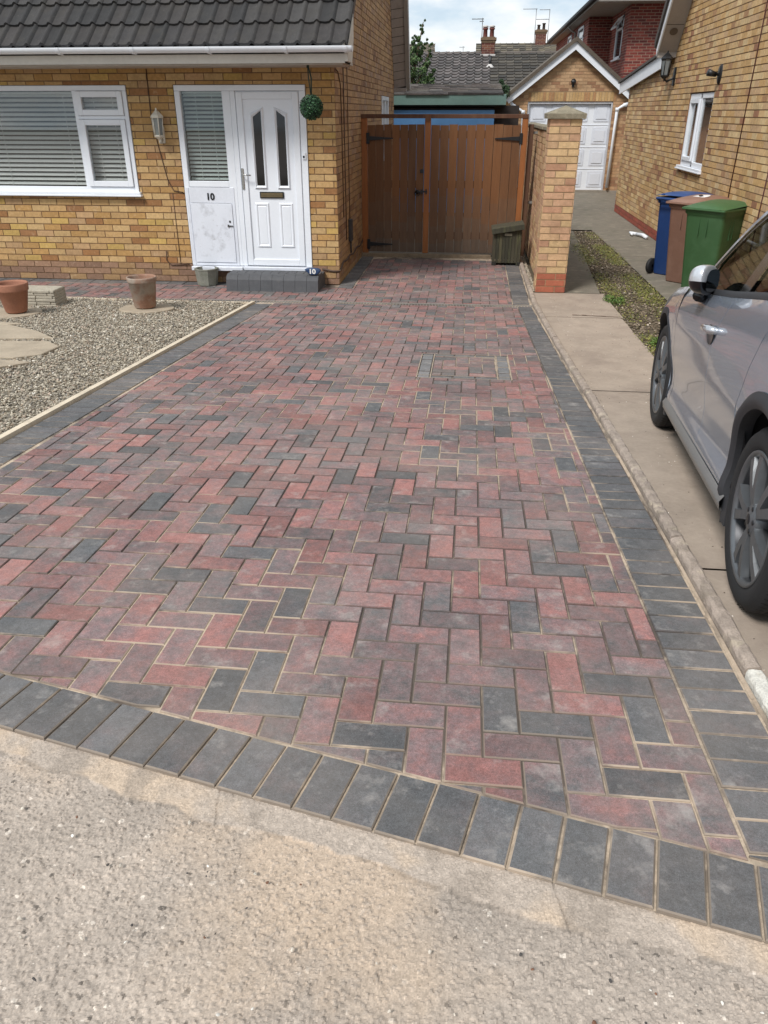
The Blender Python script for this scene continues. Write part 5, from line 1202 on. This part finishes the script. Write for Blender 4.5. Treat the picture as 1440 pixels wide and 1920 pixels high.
def chimney(par, x0, x1, y0, y1, z0, z1, pots, mat, corb=True, label=None):
    q = MB(); 
    for (O, U, N_, L_) in (((x0, y0, z0), (1, 0, 0), (0, -1, 0), x1-x0), ((x0, y0, z0), (0, 1, 0), (-1, 0, 0), y1-y0), ((x1, y0, z0), (0, 1, 0), (1, 0, 0), y1-y0), ((x0, y1, z0), (1, 0, 0), (0, 1, 0), x1-x0)):
        brickwork(q, O, U, N_, L_, z1-z0, [((104, 60, 50), 4), ((92, 52, 46), 3), ((116, 76, 58), 3)], mort=.016)
    c = lin((112, 92, 72))
    if corb: q.box(x0-.03, x1+.03, y0-.03, y1+.03, z1-.16, z1-.08, 0, c); q.box(x0-.06, x1+.06, y0-.06, y1+.06, z1-.08, z1+.01, 0, c)
    q.box(x0, x1, y0, y1, z1, z1+.04, 0, c)
    ch = q.build('chimney', [mat, mortP], par)
    for (px, py, h, r, col) in pots:
        q = MB(); q.lathe([(r*.9, 0), (r*.8, h*.75), (r*1.1, h*.8), (r*1.1, h*.93), (r*.8, h*.95), (r*.7, h*.6)], px, py, z1+.03, 14); q.build('chimney_pot', M('pot_%d' % col[0], col, .8), ch)
    return ch
ch = chimney(BU, .16, .66, 35.7, 36.2, 3.75, 4.52, [(.27, 35.95, .34, .10, (108, 62, 54)), (.53, 35.95, .34, .10, (108, 62, 54))], redM)
for x in (.27, .53): q = MB(); q.lathe([(.001, .16), (.1, .15), (.12, .10), (.08, .08)], x, 35.95, 4.80, 12); q.build('cowl', M('cowl_pale', (190, 184, 178), .5), ch)
q = MB(); q.add([(.10, 35.66, 3.80), (.72, 35.66, 3.80), (.72, 35.60, 3.68), (.10, 35.60, 3.68)], [(0, 1, 2, 3)]); q.add([(.12, 35.67, 3.97), (.70, 35.67, 3.97), (.70, 35.66, 3.79), (.12, 35.66, 3.79)], [(0, 1, 2, 3)]); q.build('flashing', M('lead_pale', (196, 192, 188), .6, var=.15), ch)
q = MB(); q.tube([(.50, 34.55, 3.42), (.50, 34.55, 3.85)], .055, 10); VP_ = q.build('vent_pipe', black, BU); q = MB(); q.lathe([(.06, .1), (.16, 0), (.17, -.02)], .50, 34.55, 3.47, 14); q.build('collar', M('lead_pale', (196, 192, 188)), VP_)
def aerial(x, y, z0, z1, label, arms, loc='aerial'):
    t = thing('tv_aerial', label, 'aerial', (x, y, z0)); q = MB(); q.tube([(x, y, z0), (x, y, z1)], .018, 6); q.build('mast', M('alu', (126, 126, 128), .4, .6), t)
    q = MB()
    for (dx0, dx1, dz, n_) in arms:
        q.tube([(x+dx0, y, z1+dz), (x+dx1, y, z1+dz)], .014, 5)
        for k in range(n_): xx_ = x+dx0+(dx1-dx0)*(k+.5)/n_; q.tube([(xx_, y-.15, z1+dz-.03), (xx_, y+.15, z1+dz+.03)], .008, 4)
    q.build('boom', MATS['alu'], t)
aerial(.14, 36.25, 3.9, 5.24, 'tv aerial on a tall mast left of the twin-pot red chimney', [(-.42, .05, -.04, 10), (-.12, .05, -.12, 3)])
t = thing('terrace_house', 'far olive brown terrace roof standing above the bungalow ridge, with a thin chimney', 'house', (3, 50, 0)); TE = t
pt = ((96, 91, 82), (106, 99, 88), (84, 79, 71), (116, 108, 92)); 
q = MB(); tiles(q, -.1, 9.6, 46.5, 4.0, .37, 12, .31, .34, roll=.05, thick=.05, pal=pt, flat=True, sub=5); q.build('roof', ftile, TE)
q = MB(); q.box(0, 9.5, 47, 53, 0, 4.1); q.prism([(50, 5.27), (53.6, 3.9), (46.6, 3.95)], 'x', -.05, 9.5); q.build('wall', MATS['bung_wall'], TE)
chimney(TE, 3.12, 3.66, 49.6, 50.2, 4.6, 5.86, [(3.25, 49.9, .26, .09, (66, 52, 44)), (3.52, 49.9, .34, .09, (58, 46, 40))], redM)
aerial(3.08, 50.3, 5.0, 6.92, 'tv aerial with a long left-pointing boom behind the thin far chimney', [(-.72, .05, -.02, 8)])
aerial(3.80, 50.3, 5.0, 6.88, 'tv aerial with two booms right of the thin far chimney', [(-.55, .02, -.02, 6), (-.7, .02, -.46, 6)])
t = thing('terrace_house', 'far olive tiled roof end showing left of the gap, above the tree', 'house', (-3, 50, 0))
q = MB(); tiles(q, -5.2, -2.35, 46.5, 4.0, .37, 12, .31, .34, roll=.05, thick=.05, pal=pt, flat=True, sub=5); q.build('roof', ftile, t)
q = MB(); q.box(-5.1, -2.4, 47, 53, 0, 4.1); q.prism([(50, 5.27), (53.6, 3.9), (46.6, 3.95)], 'x', -5.15, -2.4); q.build('wall', MATS['bung_wall'], t)
t = thing('terrace_house', 'distant roof with a tiny chimney just above the bungalow ridge', 'house', (-1.3, 58, 0))
q = MB(); q.prism([(56, 4.2), (59, 4.88), (62, 4.2), (62, 0), (56, 0)], 'x', -2.8, 0.3); q.build('roof', MATS['garage_tile'], t)
q = MB(); q.box(-1.55, -1.2, 58.8, 59.2, 4.7, 5.28); q.build('chimney', M('bung_wall', (150, 110, 80)), t)
aerial(-.95, 59, 4.8, 5.75, 'tiny distant tv aerial beside the tiny chimney', [(-.25, .1, -.05, 4)])

# ---- tree and shrub
t = thing('tree', 'slender leafy green tree rising beside the house gable behind the garage roof', 'tree', (-1.9, 24.6, 0))
q = MB(); q.tube([(-1.9, 24.6, 0), (-1.88, 24.6, 1.6), (-1.8, 24.6, 2.7), (-1.62, 24.6, 3.5), (-1.5, 24.6, 4.1)], [.09, .07, .05, .025, .008]); q.tube([(-1.85, 24.6, 2.2), (-1.5, 24.5, 2.9), (-1.28, 24.5, 3.5)], [.04, .025, .006]); q.tube([(-1.85, 24.6, 2.4), (-2.1, 24.6, 3.2), (-2.15, 24.6, 3.8)], [.04, .02, .006])
q.build('trunk', M('bark', (84, 70, 54), .9, var=.2, vs=20), t)
cen = []
for (x0, z0, x1, z1, r0, r1) in ((-1.95, 2.2, -1.85, 3.3, .26, .16), (-1.7, 2.3, -1.65, 3.4, .26, .14), (-1.5, 2.3, -1.40, 3.1, .22, .10), (-1.85, 3.1, -1.72, 3.8, .14, .05), (-1.65, 3.3, -1.50, 4.12, .10, .025), (-1.40, 3.0, -1.26, 3.58, .09, .025), (-2.05, 3.0, -2.12, 3.8, .16, .05), (-1.45, 2.6, -1.16, 3.0, .12, .04), (-1.6, 3.2, -1.36, 3.7, .06, .02), (-1.3, 2.4, -1.2, 2.8, .10, .05)):
    for k in range(16):
        f_ = k/15; cen.append((x0+(x1-x0)*f_+random.gauss(0, r0*.35*(1-f_)+.02), 24.6+random.gauss(0, .12), z0+(z1-z0)*f_+random.gauss(0, .03), (r0+(r1-r0)*f_)*random.uniform(.35, .8)))
leafball('crown', [c[:3] for c in cen], [c[3] for c in cen], 15000, .030, ((66, 94, 50), (84, 112, 60), (50, 72, 38), (106, 128, 80), (58, 82, 54)), parent=t)
t = thing('shrub', 'small dark shrub between the felt roof and the garage gutter', 'shrub', (.72, 22.6, 0))
q = MB(); q.tube([(.72, 22.6, 0), (.70, 22.6, 2.3)], [.05, .02]); q.build('stem', MATS['bark'], t)
leafball('foliage', [(.72, 22.6, 2.35), (.66, 22.6, 2.5), (.64, 22.6, 2.62), (.78, 22.6, 2.45)], [.16, .1, .06, .1], 1400, .022, ((44, 70, 40), (60, 88, 52), (34, 54, 32)), parent=t)

# ================================================================== CAR
CW = 1.72
car = thing('parked_car', 'silver grey compact hatchback with dark alloy wheels parked on the neighbouring concrete', 'car', (1.002, 2.474, .340))
car.rotation_euler = (R(-5.11), 0, R(-5.27))
CM = Matrix.Translation((1.002, 2.474, .340)) @ Matrix.Rotation(R(-5.27), 4, 'Z') @ Matrix.Rotation(R(-5.11), 4, 'X')
WM[car] = Matrix()      # car parts are written in the car's own frame
paint = M('car_paint', (170, 179, 193), .27, .55, var=.015, vs=3, coat=1, world=False)
plast = M('car_plastic', (50, 51, 54), .55, var=.06, vs=9); gloss = M('car_gloss_black', (16, 16, 18), .15, var=0)
rubber = M('tyre_rubber', (30, 30, 31), .8, var=.12, vs=20, bump=.2, bs=200, world=False); alloy = M('alloy_grey', (106, 109, 112), .38, .6, var=.04, world=False)
alloyd = M('alloy_dark', (48, 49, 52), .4, .6, var=.04)
cglass = glassmat('car_glass', (.34, .38, .39), .75, .38)
def interp(tab, x):
    if x <= tab[0][0]: return tab[0][1]
    for (a, va), (b, vb) in zip(tab, tab[1:]):
        if x <= b:
            t = (x-a)/(b-a); return va+(vb-va)*t
    return tab[-1][1]
def sint(tab, x):       # smooth version
    h = .05; return (interp(tab, x-h)+2*interp(tab, x)+interp(tab, x+h))/4
BELT = [(-.75, 1.06), (-.3, 1.075), (0, 1.06), (.5, 1.025), (1.0, .975), (1.85, .905), (2.1, .885), (2.4, .855), (2.75, .79), (2.95, .72), (3.08, .62)]
TW = [(0, .055), (.06, .016), (.12, .020), (.2, .034), (.32, .030), (.5, .008), (.7, .0), (.84, .010), (.94, .034), (1, .068)]
def belt(s): return sint(BELT, s)
def side(s, t, z0=.225):
    z = z0+(belt(s)-z0)*t
    w = (interp(TW, t-.02)+2*interp(TW, t)+interp(TW, t+.02))/4
    w -= .012*math.exp(-((t-.45)/.16)**2)*(math.exp(-((s-0)/.5)**2)+.2*math.exp(-((s-2.406)/.5)**2))
    if s > 2.5: w += .62*((s-2.5)/.6)**2.2*.5
    if s < -.25: w += .20*((-.25-s)/.5)**2
    return w, z
def tz(s, z, z0=.225): return (z-z0)/(belt(s)-z0)
RA, RO, ZC, SF = .388, .442, .325, 2.406
def archz(s):
    zz = .225
    for sc in (0, SF):
        if abs(s-sc) < RA: zz = max(zz, ZC+math.sqrt(RA*RA-(s-sc)**2))
    return zz
gF = lambda z: interp([(.2, 1.90), (.3, 1.92), (.45, 1.945), (.65, 1.965), (.80, 2.02), (.95, 2.12)], z)
gB = lambda z: interp([(.2, 1.04), (.35, 1.045), (.55, 1.03), (.75, .99), (.9, .93), (1.05, .86)], z)
def gR(z):
    g = interp([(.2, .40), (.62, .40), (.70, .355), (.85, .27), (.95, .215), (1.1, .13)], z)
    if z < ZC+RA: g = max(g if z > .5 else 0, math.sqrt(max(RA*RA-(z-ZC)**2, 0)) if z > ZC else RA+.0)
    return g
def both(f, name, mat, label=None, child=None):
    out = []
    for sd in (0, 1):
        q = MB(); f(q, (lambda w, s, z: (w, s, z)) if sd == 0 else (lambda w, s, z: (CW-w, s, z)), sd == 1); out.append(q.build(name, mat, child[sd] if child else car))
    return out
def door_panel(gl, gr):
    def f(q, X, fl_):
        def P(u, v):
            # v: height fraction, u: along
            s = 1.0
            for _ in range(3):
                zb = belt(s); z = .225+(zb-.225)*v; a, b = gl(z)+.003, gr(z)-.003; s = a+(b-a)*u
            w, z = side(s, v); return X(w, s, z)
        q.grid(P, 22, 40, flip=not fl_)
        # returns at both vertical edges
        for u in (0, 1):
            for k in range(40):
                a, b = P(u, k/40), P(u, (k+1)/40); d = .02 if X(1, 0, 0)[0] == 1 else -.02
                q.face([a, b, (b[0]+d, b[1], b[2]), (a[0]+d, a[1], a[2])])
    return f
fdoor = both(door_panel(gB, gF), 'front_door', paint); rdoor = both(door_panel(gR, gB), 'rear_door', paint)
def cols(ss, skew, ztop=None):
    def f(q, X, fl_):
        V = []; nv = 30
        for s in ss:
            zb = belt(s); z0 = archz(s); zt = ztop(s) if ztop else zb
            for k in range(nv+1):
                z = z0+(min(zt, zb)-z0)*k/nv; s2 = s+(skew(s, z) if skew else 0)
                w, _ = side(s2, min(tz(s, z), 1)); V.append(X(w, s2, z))
        n = len(ss); m_ = nv+1
        q.add(V, [((i*m_+j), ((i+1)*m_+j), ((i+1)*m_+j+1), (i*m_+j+1))[::(-1 if not fl_ else 1)] for i in range(n-1) for j in range(nv)], sm=True)
    return f
cosr = lambda a, b, n: [a+(b-a)*(.5-.5*math.cos(math.pi*i/n)) for i in range(n+1)]
ssF = [1.903, 1.95, 2.0]+cosr(SF-RA-.001, SF+RA+.001, 40)+[2.85, 2.92, 3.0, 3.05]
both(cols(ssF, lambda s, z: (gF(z)-1.90)*max(0, 1-(s-1.90)/.9)), 'front_wing', paint)
ssR = [-.74, -.68, -.6, -.5, -.42]+cosr(-RA-.001, RA-.004, 40)
both(cols(ssR, None, lambda s: belt(s) if s < .15 else interp([(.13, 1.1), (.215, .95), (.27, .85), (.355, .70), (.40, .62)], s)-.004), 'rear_wing', paint)
# dark body behind the panel gaps
q = MB()
def core(q, X, f_):
    for s0 in np.arange(.3, 2.2, .1):
        s1 = s0+.1
        for k in range(8):
            a, b = side(s0, .1+.11*k), side(s0, .1+.11*(k+1)); c, d = side(s1, .1+.11*(k+1)), side(s1, .1+.11*k)
            if min(archz(s0), archz(s1)) > .23 and a[1] < max(archz(s0), archz(s1)): continue
            q.face([X(p[0]+.018, s, p[1]) for p, s in ((a, s0), (b, s0), (c, s1), (d, s1))])
both(core, 'body_core', gloss)
def sill(q, X, f_):
    def P(u, v):
        s = .36+u*(1.66); prof = [(.045, .205), (.012, .215), (.006, .25), (.022, .275)]
        i = min(int(v*3), 2); t = v*3-i; w = prof[i][0]*(1-t)+prof[i+1][0]*t; z = prof[i][1]*(1-t)+prof[i+1][1]*t
        return X(w-.004, s, z)
    q.grid(P, 20, 3, flip=not f_); q.face([X(.03, .36, .205), X(.03, 2.02, .205), X(.3, 2.02, .19), X(.3, .36, .19)])
def sill_end(s_, d):
  def f(q, X, f_):
    if True: q.add([X(w, s, z) for w in (.02, .2) for s in (s_, s_+d) for z in (.17, .275)], [(0, 1, 3, 2), (4, 6, 7, 5), (0, 2, 6, 4), (1, 5, 7, 3), (0, 4, 5, 1), (2, 3, 7, 6)])
  return f
both(sill_end(.30, .07), 'sill_end', plast); both(sill_end(2.0, .05), 'sill_end', plast)
both(sill, 'sill', M('car_sill', (140, 141, 140), .35, .4, var=.03))
def cladding(sc):
    def f(q, X, f_):
        def P(u, v):
            a = R(-22+224*u) if sc == 0 else R(-18+216*u); r = RA-.006+((RO if sc == 0 else RA+(.032 if math.cos(R(-18+216*u)) > -.2 else .006))-RA+.006)*v
            if sc == 0: a = R(194-218*u)
            s, z = sc+r*math.cos(a), ZC+r*math.sin(a)
            w, _ = side(s, min(max(tz(s, z), .02), 1)); return X(w-(.005+.014*math.sin(math.pi*min(v*1.05, 1)) if sc == 0 else .003+.003*math.sin(math.pi*v)), s, z)
        q.grid(P, 60, 6)
        for k in range(60):   # inner lip
            a, b = P(k/60, 0), P((k+1)/60, 0); d = .05 if X(1, 0, 0)[0] == 1 else -.05
            q.face([a, b, (b[0]+d, b[1], b[2]), (a[0]+d, a[1], a[2])])
    return f
both(cladding(0), 'arch_cladding', plast); both(cladding(SF), 'arch_cladding', plast)
def liner(sc0):
  def f(q, X, f_):
    for sc in (sc0,):
        def P(u, v):
            a = math.pi*(-.1+1.2*u); return X(.03+.28*v, sc+(RA+.008)*math.cos(a), ZC+(RA+.008)*math.sin(a))
        q.grid(P, 30, 2)
        q.face([X(.31, sc+(RA+.01)*math.cos(a), ZC+(RA+.01)*math.sin(a)) for a in np.linspace(-.3, math.pi+.3, 24)])
  return f
for sc in (0, SF): both(liner(sc), 'wheel_arch_liner', M('liner_black', (14, 14, 15), .95))
q = MB(); q.box(.3, 1.42, -.55, 2.9, .19, .42); q.build('underbody', MATS['liner_black'], car)
q = MB()
for k in range(6):      # mud flap like front end of the rear arch
    pass
# --- upper body: bonnet, nose, tail, roof, glass
CANT = [(1.98, .925), (1.90, 1.00), (1.79, 1.12), (1.66, 1.235), (1.50, 1.325), (1.30, 1.395), (1.0, 1.45), (.6, 1.475), (.2, 1.465), (-.15, 1.43), (-.45, 1.37), (-.60, 1.30), (-.70, 1.14), (-.74, 1.075)]
def upw(s, z): return .068+(z-belt(s))*.50
def capt(k):
    k = max(0, min(k, len(CANT)-1)); i = min(int(k), len(CANT)-2); t = k-i
    p0, p1, p2, p3 = CANT[max(i-1, 0)], CANT[i], CANT[i+1], CANT[min(i+2, len(CANT)-1)]
    return tuple(.5*((2*p1[j])+(-p0[j]+p2[j])*t+(2*p0[j]-5*p1[j]+4*p2[j]-p3[j])*t*t+(-p0[j]+3*p1[j]-3*p2[j]+p3[j])*t**3) for j in (0, 1))
NK = len(CANT)-1
def cnorm(k):
    a, b = capt(k-.05), capt(k+.05); d = (b[0]-a[0], b[1]-a[1]); l = math.hypot(*d); return (d[1]/l, -d[0]/l)   # points down/in
def rail(d0, d1, off=0.):
    def f(q, X, f_):
        def P(u, v):
            k = 9.6*u; s, z = capt(k); n_ = cnorm(k); sg = 1 if n_[1] < 0 else (1 if n_[0] > 0 and s < 0 else -1)
            n_ = (n_[0], n_[1]); d = d0+(d1-d0)*v
            s2, z2 = s+n_[0]*d, z+n_[1]*d
            if n_[1] > 0.2 and s > 0: s2, z2 = s-n_[0]*d, z-n_[1]*d
            z2 = max(z2, belt(s2)-.01); return X(upw(s2, z2)+off, s2, z2)
        q.grid(P, 90, 2)
    return f
both(rail(-.004, .030), 'roof_rail', paint); both(rail(.030, .062, .006), 'window_trim', gloss)
def topk(s):        # height of the glass top edge at station s
    best = 9
    for i in range(NK*12):
        p, q_ = capt(i/12), capt((i+1)/12)
        if min(p[0], q_[0]) <= s <= max(p[0], q_[0]) and abs(q_[0]-p[0]) > 1e-6:
            return p[1]+(q_[1]-p[1])*(s-p[0])/(q_[0]-p[0])
    return belt(s)
def sideglass(s0, s1, lean, off, top=.03):
    def f(q, X, f_):
        def P(u, v):
            s = s0+(s1-s0)*u; z0, z1 = belt(s)-.01, max(topk(s)-top, belt(s)-.005); z = z0+(z1-z0)*v; s2 = s+lean*(z-z0)
            return X(upw(s, z)+off, s, z)
        q.grid(P, 24, 8)
    return f
both(sideglass(.98, 1.93, 0, .014), 'side_window', cglass); both(sideglass(-.28, .86, 0, .014), 'side_window', cglass)
both(sideglass(.84, 1.0, 0, .004), 'door_pillar', gloss); both(sideglass(-.735, -.26, 0, .0, .0), 'rear_pillar', paint); both(sideglass(1.76, 1.90, 0, .008), 'mirror_sail', gloss)
def beltstrip(q, X, f_):
    def P(u, v):
        s = -.40+2.33*u; z = belt(s)-.004+.026*(v-.2); return X(.060+.004*v+(z-belt(s))*.3-.002*math.sin(math.pi*v), s, z)
    q.grid(P, 40, 4)
both(beltstrip, 'belt_trim', plast)
q = MB()
def roofP(u, v):
    k = 4.0+(11-4.0)*u; s, z = capt(k); a = 2*v-1; w = upw(s, z); x = w+(CW-2*w)*v; return (x, s, z+.055*(1-a*a)*(1 if 5 < k < 10.5 else .8)+.0)
q.grid(roofP, 40, 16); q.build('roof', paint, car)
q = MB()
def ws(u, v):
    k = 4.0*u; s, z = capt(k); a = 2*v-1; w = upw(s, z)+.01; return (w+(CW-2*w)*v, s+.16*(1-a*a)*(1-u*.5), z+.044*(1-a*a)*u+.0)
q.grid(ws, 14, 16); q.build('windscreen', cglass, car)
q = MB()
def rw(u, v):
    k = 11+2*u; s, z = capt(k); a = 2*v-1; w = upw(s, z); return (w+(CW-2*w)*v, s-.06*(1-a*a), z+.044*(1-a*a)*(1-u))
q.grid(rw, 6, 12); q.build('rear_window', cglass, car)
q = MB()
def bon(u, v):
    s = 1.96+(3.05-1.96)*u; a = 2*v-1; w, z = side(s, 1); return (w+(CW-2*w)*v, s+.12*(1-a*a)*u, z+.085*(1-abs(a)**2.4)*(1-.5*u))
q.grid(bon, 20, 20); q.build('bonnet', paint, car)
q = MB()
def nose(u, v):
    a = 2*v-1; w, z1 = side(3.05, 1); z = z1+(.20-z1)*u; w2, _ = side(3.05, max(1-u, 0)); return (w2+(CW-2*w2)*v, 3.05+.12*(1-a*a)+.05*math.sin(math.pi*u), z+.043*(1-abs(a)**2.4)*(1-u))
q.grid(nose, 10, 20); NB = q.build('front_bumper', paint, car)
q = MB(); q.box(.45, 1.27, 3.14, 3.21, .30, .46); q.build('grille', plast, NB)
for sx in (.36, CW-.36-.26): q = MB(); q.box(sx, sx+.26, 3.02, 3.15, .56, .68, bev=.02); q.build('headlight', M('lamp_clear', (200, 204, 208), .1, .3), NB)
q = MB()
def tail(u, v):
    a = 2*v-1; s = -.74; z1 = belt(s); z = z1+(.22-z1)*u; w2, _ = side(s, max(1-u, 0)); return (w2+(CW-2*w2)*v, s-.05*(1-a*a)-.06*math.sin(math.pi*u), z)
q.grid(tail, 12, 16); TB = q.build('tailgate', paint, car)
for sx in (.25, CW-.25-.22): q = MB(); q.box(sx, sx+.22, -.80, -.70, .82, .96, bev=.02); q.build('tail_lamp', M('lamp_red', (140, 20, 18), .15), TB)
# interior
inn = M('car_interior', (34, 35, 38), .85, var=.1)
q = MB(); q.box(.12, 1.6, -.6, 2.0, .42, .50); q.box(.1, .13, .3, 1.9, .45, .92); q.box(1.59, 1.62, .3, 1.9, .45, .92); q.box(.14, 1.58, 1.62, 1.98, .55, .90, bev=.05); q.build('interior', inn, car)
for x in (.22, 1.02):
    q = MB(); Mx = Matrix.Translation((x, .62, .50)) @ Matrix.Rotation(R(-14), 4, 'X'); q.box(0, .48, -.06, .07, 0, .62, M=Matrix.Translation((x, .62, .50)) @ Matrix.Rotation(R(14), 4, 'X'), bev=.05); q.box(x, x+.48, .62, 1.1, .48, .62, bev=.05)
    q.box(.12, .36, -.05, .05, .64, .82, M=Matrix.Translation((x, .62, .50)) @ Matrix.Rotation(R(14), 4, 'X'), bev=.03); q.build('seat', inn, car)
q = MB(); q.box(.15, 1.57, -.35, -.15, .5, 1.15, bev=.04); q.build('rear_seat', inn, car)
q = MB(); q.tube([(1.26+.18*math.cos(a), 1.50-.10*math.sin(a)*.4, .92+.17*math.sin(a)) for a in np.linspace(0, 6.283, 28)], .014, 8); q.build('steering_wheel', inn, car)
# handles and mirrors
for nm, s0, par in (('handle', .94, fdoor),):
    for sd in (0, 1):
        fx = (lambda w: w) if sd == 0 else (lambda w: CW-w)
        q = MB(); z = .825+(.94-s0)*.075
        if s0 > .5 or True:
            q.tube([(fx(.012), s0, z), (fx(-.020), s0+.018, z+.003), (fx(-.027), s0+.08, z+.002), (fx(-.024), s0+.15, z-.004), (fx(.004), s0+.195, z-.010)], [.014, .019, .017, .015, .011], 10)
            if s0 < .5: q.v = [(x_, y_+.12, z_) for x_, y_, z_ in q.v]
            q.build(nm, M('handle_silver', (190, 192, 196), .25, .7, coat=1), par[sd])
            q = MB(); q.lathe([(.001, .0), (.045, .0), (.052, .003)], seg=20, M=Matrix.Translation((fx(.001), s0+.10+(.12 if s0 < .5 else 0), z-.028)) @ Matrix.Rotation(R(-90 if sd == 0 else 90), 4, 'Y') @ Matrix.Diagonal((.85, 1.35, 1, 1)))
            q.build('handle_recess', M('recess', (100, 102, 105), .3, .4), par[sd])
for sd in (0, 1):
    fx = (lambda w: w) if sd == 0 else (lambda w: CW-w)
    q = MB()
    MC, MS = math.cos(R(58)), math.sin(R(58))
    def ell(u, v, cx=.02, cs=1.38, cz=1.0, hx=.10, hs=.085, hz=.070):
        a, b = 2*math.pi*u, math.pi*(v-.5); cb = abs(math.cos(b))**.7; x = hx*cb*math.copysign(abs(math.cos(a))**.75, math.cos(a)); y = hs*cb*math.sin(a); y = y if y > 0 else y*.18; zx = x/hx; x, y = x*MC-y*MS, x*MS+y*MC
        z = hz*math.copysign(abs(math.sin(b))**.85, math.sin(b)); return (fx(cx+x), cs+y, cz+z-.012*zx)
    def up_(u, v): return ell(u, .46+.54*v)
    def lo_(u, v): return ell(u, .46*v)
    q.grid(up_, 30, 10); mo = q.build('door_mirror', M('mirror_cap', (196, 199, 204), .32, .4, coat=1), car)
    q = MB(); q.grid(lo_, 30, 10); q.tube([(fx(.0), 1.46, .92), (fx(.04), 1.54, .91), (fx(.08), 1.62, .915)], [.03, .035, .045], 10); q.build('mirror_base', gloss, mo)
    q = MB(); q.face([(fx(.02+.080*MC*math.copysign(abs(math.cos(a))**.7, math.cos(a))+.020*MS), 1.38+.080*MS*math.copysign(abs(math.cos(a))**.7, math.cos(a))-.020*MC, 1.0+.053*math.copysign(abs(math.sin(a))**.8, math.sin(a))) for a in np.linspace(0, 6.283, 33)[:-1]][::(1 if sd == 0 else -1)]); q.build('mirror_glass', M('mirror', (200, 205, 210), .03, 1, var=0), mo)
# wheels
def wheel(sc, wc, out):      # out = -1 left side, +1 right side; lateral axis = x
    Lm = Matrix.Translation((wc, sc, ZC)) @ Matrix.Rotation(R(90), 4, 'Y')
    if out > 0: Lm = Matrix.Translation((wc, sc, ZC)) @ Matrix.Rotation(R(-90), 4, 'Y')
    # lathe z axis -> points inwards; z=0 is the outer face
    q = MB(); rt = .325
    prof = [(.236, .012), (.242, .004), (.262, -.004), (.290, -.006), (.306, .002), (.318, .018)]
    for k in range(4): zc = .028+k*.042; prof += [(rt-.002, zc-.006), (rt, zc), (rt, zc+.026), (rt-.001, zc+.030), (rt-.009, zc+.031), (rt-.009, zc+.035)]
    prof += [(.318, .195), (.300, .205), (.25, .208), (.22, .20)]
    q.lathe(prof, seg=96, M=Lm); W_ = q.build('wheel', rubber, car, label=None)
    q = MB()
    for k in range(72):
        a = 2*math.pi*k/72
        for (za, zb_, sl) in ((.012, .048, .05), (.052, .09, -.04), (.094, .132, .04), (.136, .190, -.05)):
            def pt(an, z, r): return Lm @ Vector((r*math.cos(an), r*math.sin(an), z))
            q.face([pt(a, za, rt+.0012), pt(a+.014, za, rt+.0012), pt(a+.014+sl, zb_-.006, rt+.0012), pt(a+sl, zb_-.006, rt+.0012)])
    q.build('tread_sipes', M('sipe', (10, 10, 11), .95), W_)
    q = MB(); q.lathe([(.2, .17), (.208, .10), (.211, .04), (.219, .02), (.221, .012)], 0, 0, 0, 72, 1, None, True, Lm); q.lathe([(.236, .012), (.243, .004), (.241, -.001), (.232, .0), (.226, .006), (.220, .014)], seg=72, M=Lm); RM = q.build('rim', [alloy, alloyd], W_)
    q = MB(); q.lathe([(.001, .12), (.205, .13), (.213, .06)], seg=48, M=Lm); q.lathe([(.06, .09), (.135, .09), (.14, .10)], seg=40, M=Lm); q.build('brake_disc', M('hub_dark', (20, 20, 22), .6, .3), W_)
    q = MB()
    for k in range(5):
        A0 = R(72*k+14)
        for sg in (-1, 1):
            def sp(r, da, z): return Lm @ Vector((r*math.cos(A0+da), r*math.sin(A0+da), z))
            pr = [(.040, .0, .50, .006), (.080, .09*sg, .27, .002), (.12, .165*sg, .165, .000), (.17, .205*sg, .125, .001), (.226, .225*sg, .115, .006)]
            V_ = []
            for (r, da, hwid, z) in pr:
                V_ += [sp(r, da-hwid, z+.028), sp(r, da-hwid*.8, z), sp(r, da+hwid*.8, z-.0), sp(r, da+hwid, z+.028), sp(r, da+hwid*.8, z+.045), sp(r, da-hwid*.8, z+.045)]
            q.add(V_, [(i*6+j, i*6+(j+1) % 6, (i+1)*6+(j+1) % 6, (i+1)*6+j) for i in range(4) for j in range(6)]+[(0, 1, 2, 3, 4, 5)])
    q.build('spokes', alloy, RM)
    q = MB(); q.lathe([(.001, -.004), (.026, -.004), (.030, .0), (.050, .002), (.058, .010), (.06, .05)], seg=40, M=Lm); q.build('hub_cap', alloy, RM)
    q = MB()
    for k in range(5): a = R(72*k+50); q.lathe([(.001, .0), (.009, .0), (.009, .01)], seg=10, M=Lm @ Matrix.Translation((.042*math.cos(a), .042*math.sin(a), -.001)))
    q.lathe([(.001, -.0055), (.018, -.0055), (.02, -.004)], seg=20, M=Lm); q.build('wheel_nuts', alloyd, RM)
for sc in (0, SF):
    wheel(sc, .022, -1); wheel(sc, CW-.022, 1)
q = MB()
for sd in (0, 1):
    fx = (lambda w: w) if sd == 0 else (lambda w: CW-w)
    q.prism([(.36, .14), (.42, .14), (.47, .26), (.50, .36), (.42, .33)], 'x', fx(.03), fx(.20))
